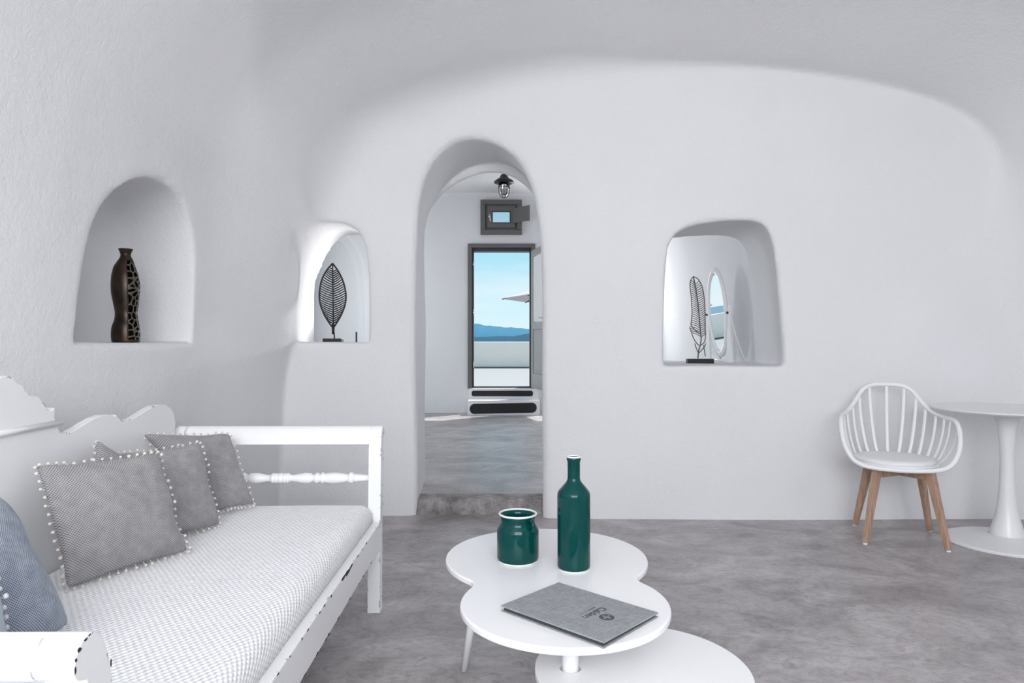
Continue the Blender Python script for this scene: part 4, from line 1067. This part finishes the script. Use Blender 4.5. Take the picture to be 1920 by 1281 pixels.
# lattice strip on a fine grid, holes where a cell's own centre is clearly the nearest
zz = np.linspace(lat_z[0]-0.002, lat_z[1]+0.002, 240); kk_ = np.linspace(k0, k1, 64)
py_ = np.array([p.y for p in pp]); px_ = np.array([p.x for p in pp]); pz_ = np.array([p.z for p in pp])
S = np.array([(c[0]*0.0036, c[1]) for c in cells])
lv = {}
def lvert(i, j):
    if (i, j) not in lv:
        r = np.interp(zz[j], py_, px_); cc = np.interp(zz[j], py_, pz_); a = 2*PI*kk_[i]/na
        lv[(i, j)] = lat.verts.new((r*math.cos(a)+cc, r*math.sin(a)*0.86, zz[j]))
    return lv[(i, j)]
for j in range(len(zz)-1):
    for i in range(len(kk_)-1):
        q = np.array([(kk_[i]+kk_[i+1])/2*0.0036, (zz[j]+zz[j+1])/2])
        ds = np.sort(np.hypot(*(S-q).T))
        if ds[1]-ds[0] < 0.0052 or i < 1 or i > len(kk_)-3:
            lat.faces.new((lvert(i, j), lvert(i+1, j), lvert(i+1, j+1), lvert(i, j+1)))
M_LAT = plain('worn_bronze_lattice', (0.10, 0.085, 0.072), 0.4, 0.5)
o = obj('lattice', lat, M_LAT, t, smooth=True); s_ = o.modifiers.new('solid', 'SOLIDIFY'); s_.thickness = 0.003; s_.offset = -1

# ------------------------------------------------------------------ leaf sculpture in the middle opening
LD = 4.60; q = LD/FPX
LX, _, _ = at(624.5, 640, LD); LZ0 = 1.124
def lp(px, py): return Vector(((px-624.5)*q, 0, CAM_H-(py-640.5)*q-LZ0))
t = thing('leaf_sculpture', 'black metal leaf sculpture on block base in the middle wall opening', 'sculpture', (LX, LD, LZ0))
def bezpts(pts, n=6): return catmull([lp(*p) for p in pts], n)
Lf = [(623.5, 494), (612, 508), (603, 526), (599, 548), (600, 568), (607, 588), (615, 602), (622.5, 613)]
Rt = [(623.5, 494), (635, 510), (644, 530), (648.5, 552), (647, 571), (641, 588), (634, 601), (626.5, 613)]
b = B(); tube(b, bezpts(Lf), 0.0062, 8); obj('outline', b, M_BLACK, t, smooth=True)
b = B(); tube(b, bezpts(Rt), 0.0062, 8); obj('outline', b, M_BLACK, t, smooth=True)
b = B(); tube(b, [lp(623.5, 494), lp(624.5, 560), lp(625, 612)], 0.0042, 8); obj('midrib', b, M_BLACK, t, smooth=True)
b = B(); tube(b, [lp(624, 608), lp(624.5, 627)], [0.009, 0.008], 10); tube(b, [lp(626, 608), lp(627, 638)], 0.0045, 8); obj('stem', b, M_BLACK, t, smooth=True)
def edge_x(pts, y):
    ys = [p[1] for p in pts]; xs_ = [p[0] for p in pts]; return float(np.interp(y, ys, xs_))
for k in range(25):
    yb = 505+k*4.25
    for pts, s_ in ((Lf, -1), (Rt, 1)):
        ye = yb-10+0.0*k
        if ye < 497: ye = 497+k
        xe = edge_x(pts, ye); w_ = abs(xe-624)
        if w_ < 2: continue
        ye2 = yb-min(11, 0.55*w_+2); xe = edge_x(pts, ye2)
        b = B(); tube(b, [lp(624.3, yb), lp(624.3+(xe-624.3)*0.55, yb+(ye2-yb)*0.45), lp(xe, ye2)], [0.0048, 0.0042, 0.0034], 5); obj('vein', b, M_BLACK, t)
b = B(); box(b, -0.0615, 0.0635, -0.035, 0.035, 0.0, 0.026); obj('base', b, M_BLACK, t, bevel=0.002)
t = thing('black_rod', 'short thin black upright rod at the right side of the leaf sculpture', 'rod', (*at(668.3, 640, 5.05)[:2], 1.1245))
b = B(); lathe(b, [(0, 0), (0.010, 0), (0.010, 0.003), (0.0065, 0.006), (0.0065, 0.074), (0.005, 0.077), (0, 0.077)], 12); obj('shaft', b, M_BLACK, t)

# ------------------------------------------------------------------ feather sculpture in the right opening
FD = 4.80; q = FD/FPX; FX = at(1312.5, 640, FD)[0]; FZ0 = 0.974
def fp(zx, zy, dy=0.0):            # crop coordinates of the feather study -> local
    px, py = 1270+zx/6.1, 490+zy/6.1
    return Vector(((px-1312.5)*q, dy, CAM_H-(py-640.5)*q-FZ0))
t = thing('feather_sculpture', 'thin wire feather sculpture on black block in the right wall opening', 'sculpture', (FX, FD, FZ0))
spine_z = [(182, 175), (200, 250), (222, 380), (240, 520), (252, 660), (262, 780), (272, 880), (262, 960), (245, 1020), (235, 1110)]
b = B(); tube(b, catmull([fp(*p) for p in spine_z], 5), 0.0044, 6); obj('midrib', b, M_SILVER, t, smooth=True)
left_o = [(182, 175), (150, 225), (146, 300), (158, 400), (165, 500), (168, 600), (160, 690), (160, 735), (205, 790), (255, 830)]
left_o2 = [(140, 755), (160, 810), (185, 880), (215, 930), (250, 965)]
right_o = [(182, 175), (225, 195), (262, 240), (290, 310), (305, 400), (315, 520), (318, 640), (320, 760), (322, 860), (305, 930), (270, 960)]
tail_l = [(200, 940), (215, 990), (240, 1050)]; tail_r = [(325, 940), (300, 990), (248, 1050)]; tail_m = [(300, 960), (320, 1085)]
for pts, nm in ((left_o, 'outline'), (left_o2, 'outline'), (right_o, 'outline'), (tail_l, 'tail_wire'), (tail_r, 'tail_wire'), (tail_m, 'tail_wire')):
    b = B(); tube(b, catmull([fp(*p) for p in pts], 4), 0.0032, 6); obj(nm, b, M_SILVER, t, smooth=True)
def itp(pts, y, k=0):
    return float(np.interp(y, [p[1] for p in pts], [p[0] for p in pts]))
for k in range(26):
    y_ = 225+k*24
    xs_ = itp(spine_z, y_+35)
    ly_ = y_-8
    xl = itp(left_o, ly_) if ly_ < 735 else itp(left_o2, ly_)
    b = B(); tube(b, catmull([fp(xs_, y_+38), fp((xs_+xl)/2, y_+8, -0.004), fp(xl, ly_)], 3), 0.0026, 5); obj('barb', b, M_SILVER, t)
    xr = itp(right_o, y_-6)
    b = B(); tube(b, catmull([fp(xs_, y_+38), fp((xs_+xr)/2+4, y_+22, -0.004), fp(xr, y_-6)], 3), 0.0026, 5); obj('barb', b, M_SILVER, t)
b = B(); box(b, -0.0915, 0.0905, -0.03, 0.03, 0.0, 0.034); obj('base', b, M_BLACKW, t, bevel=0.002)
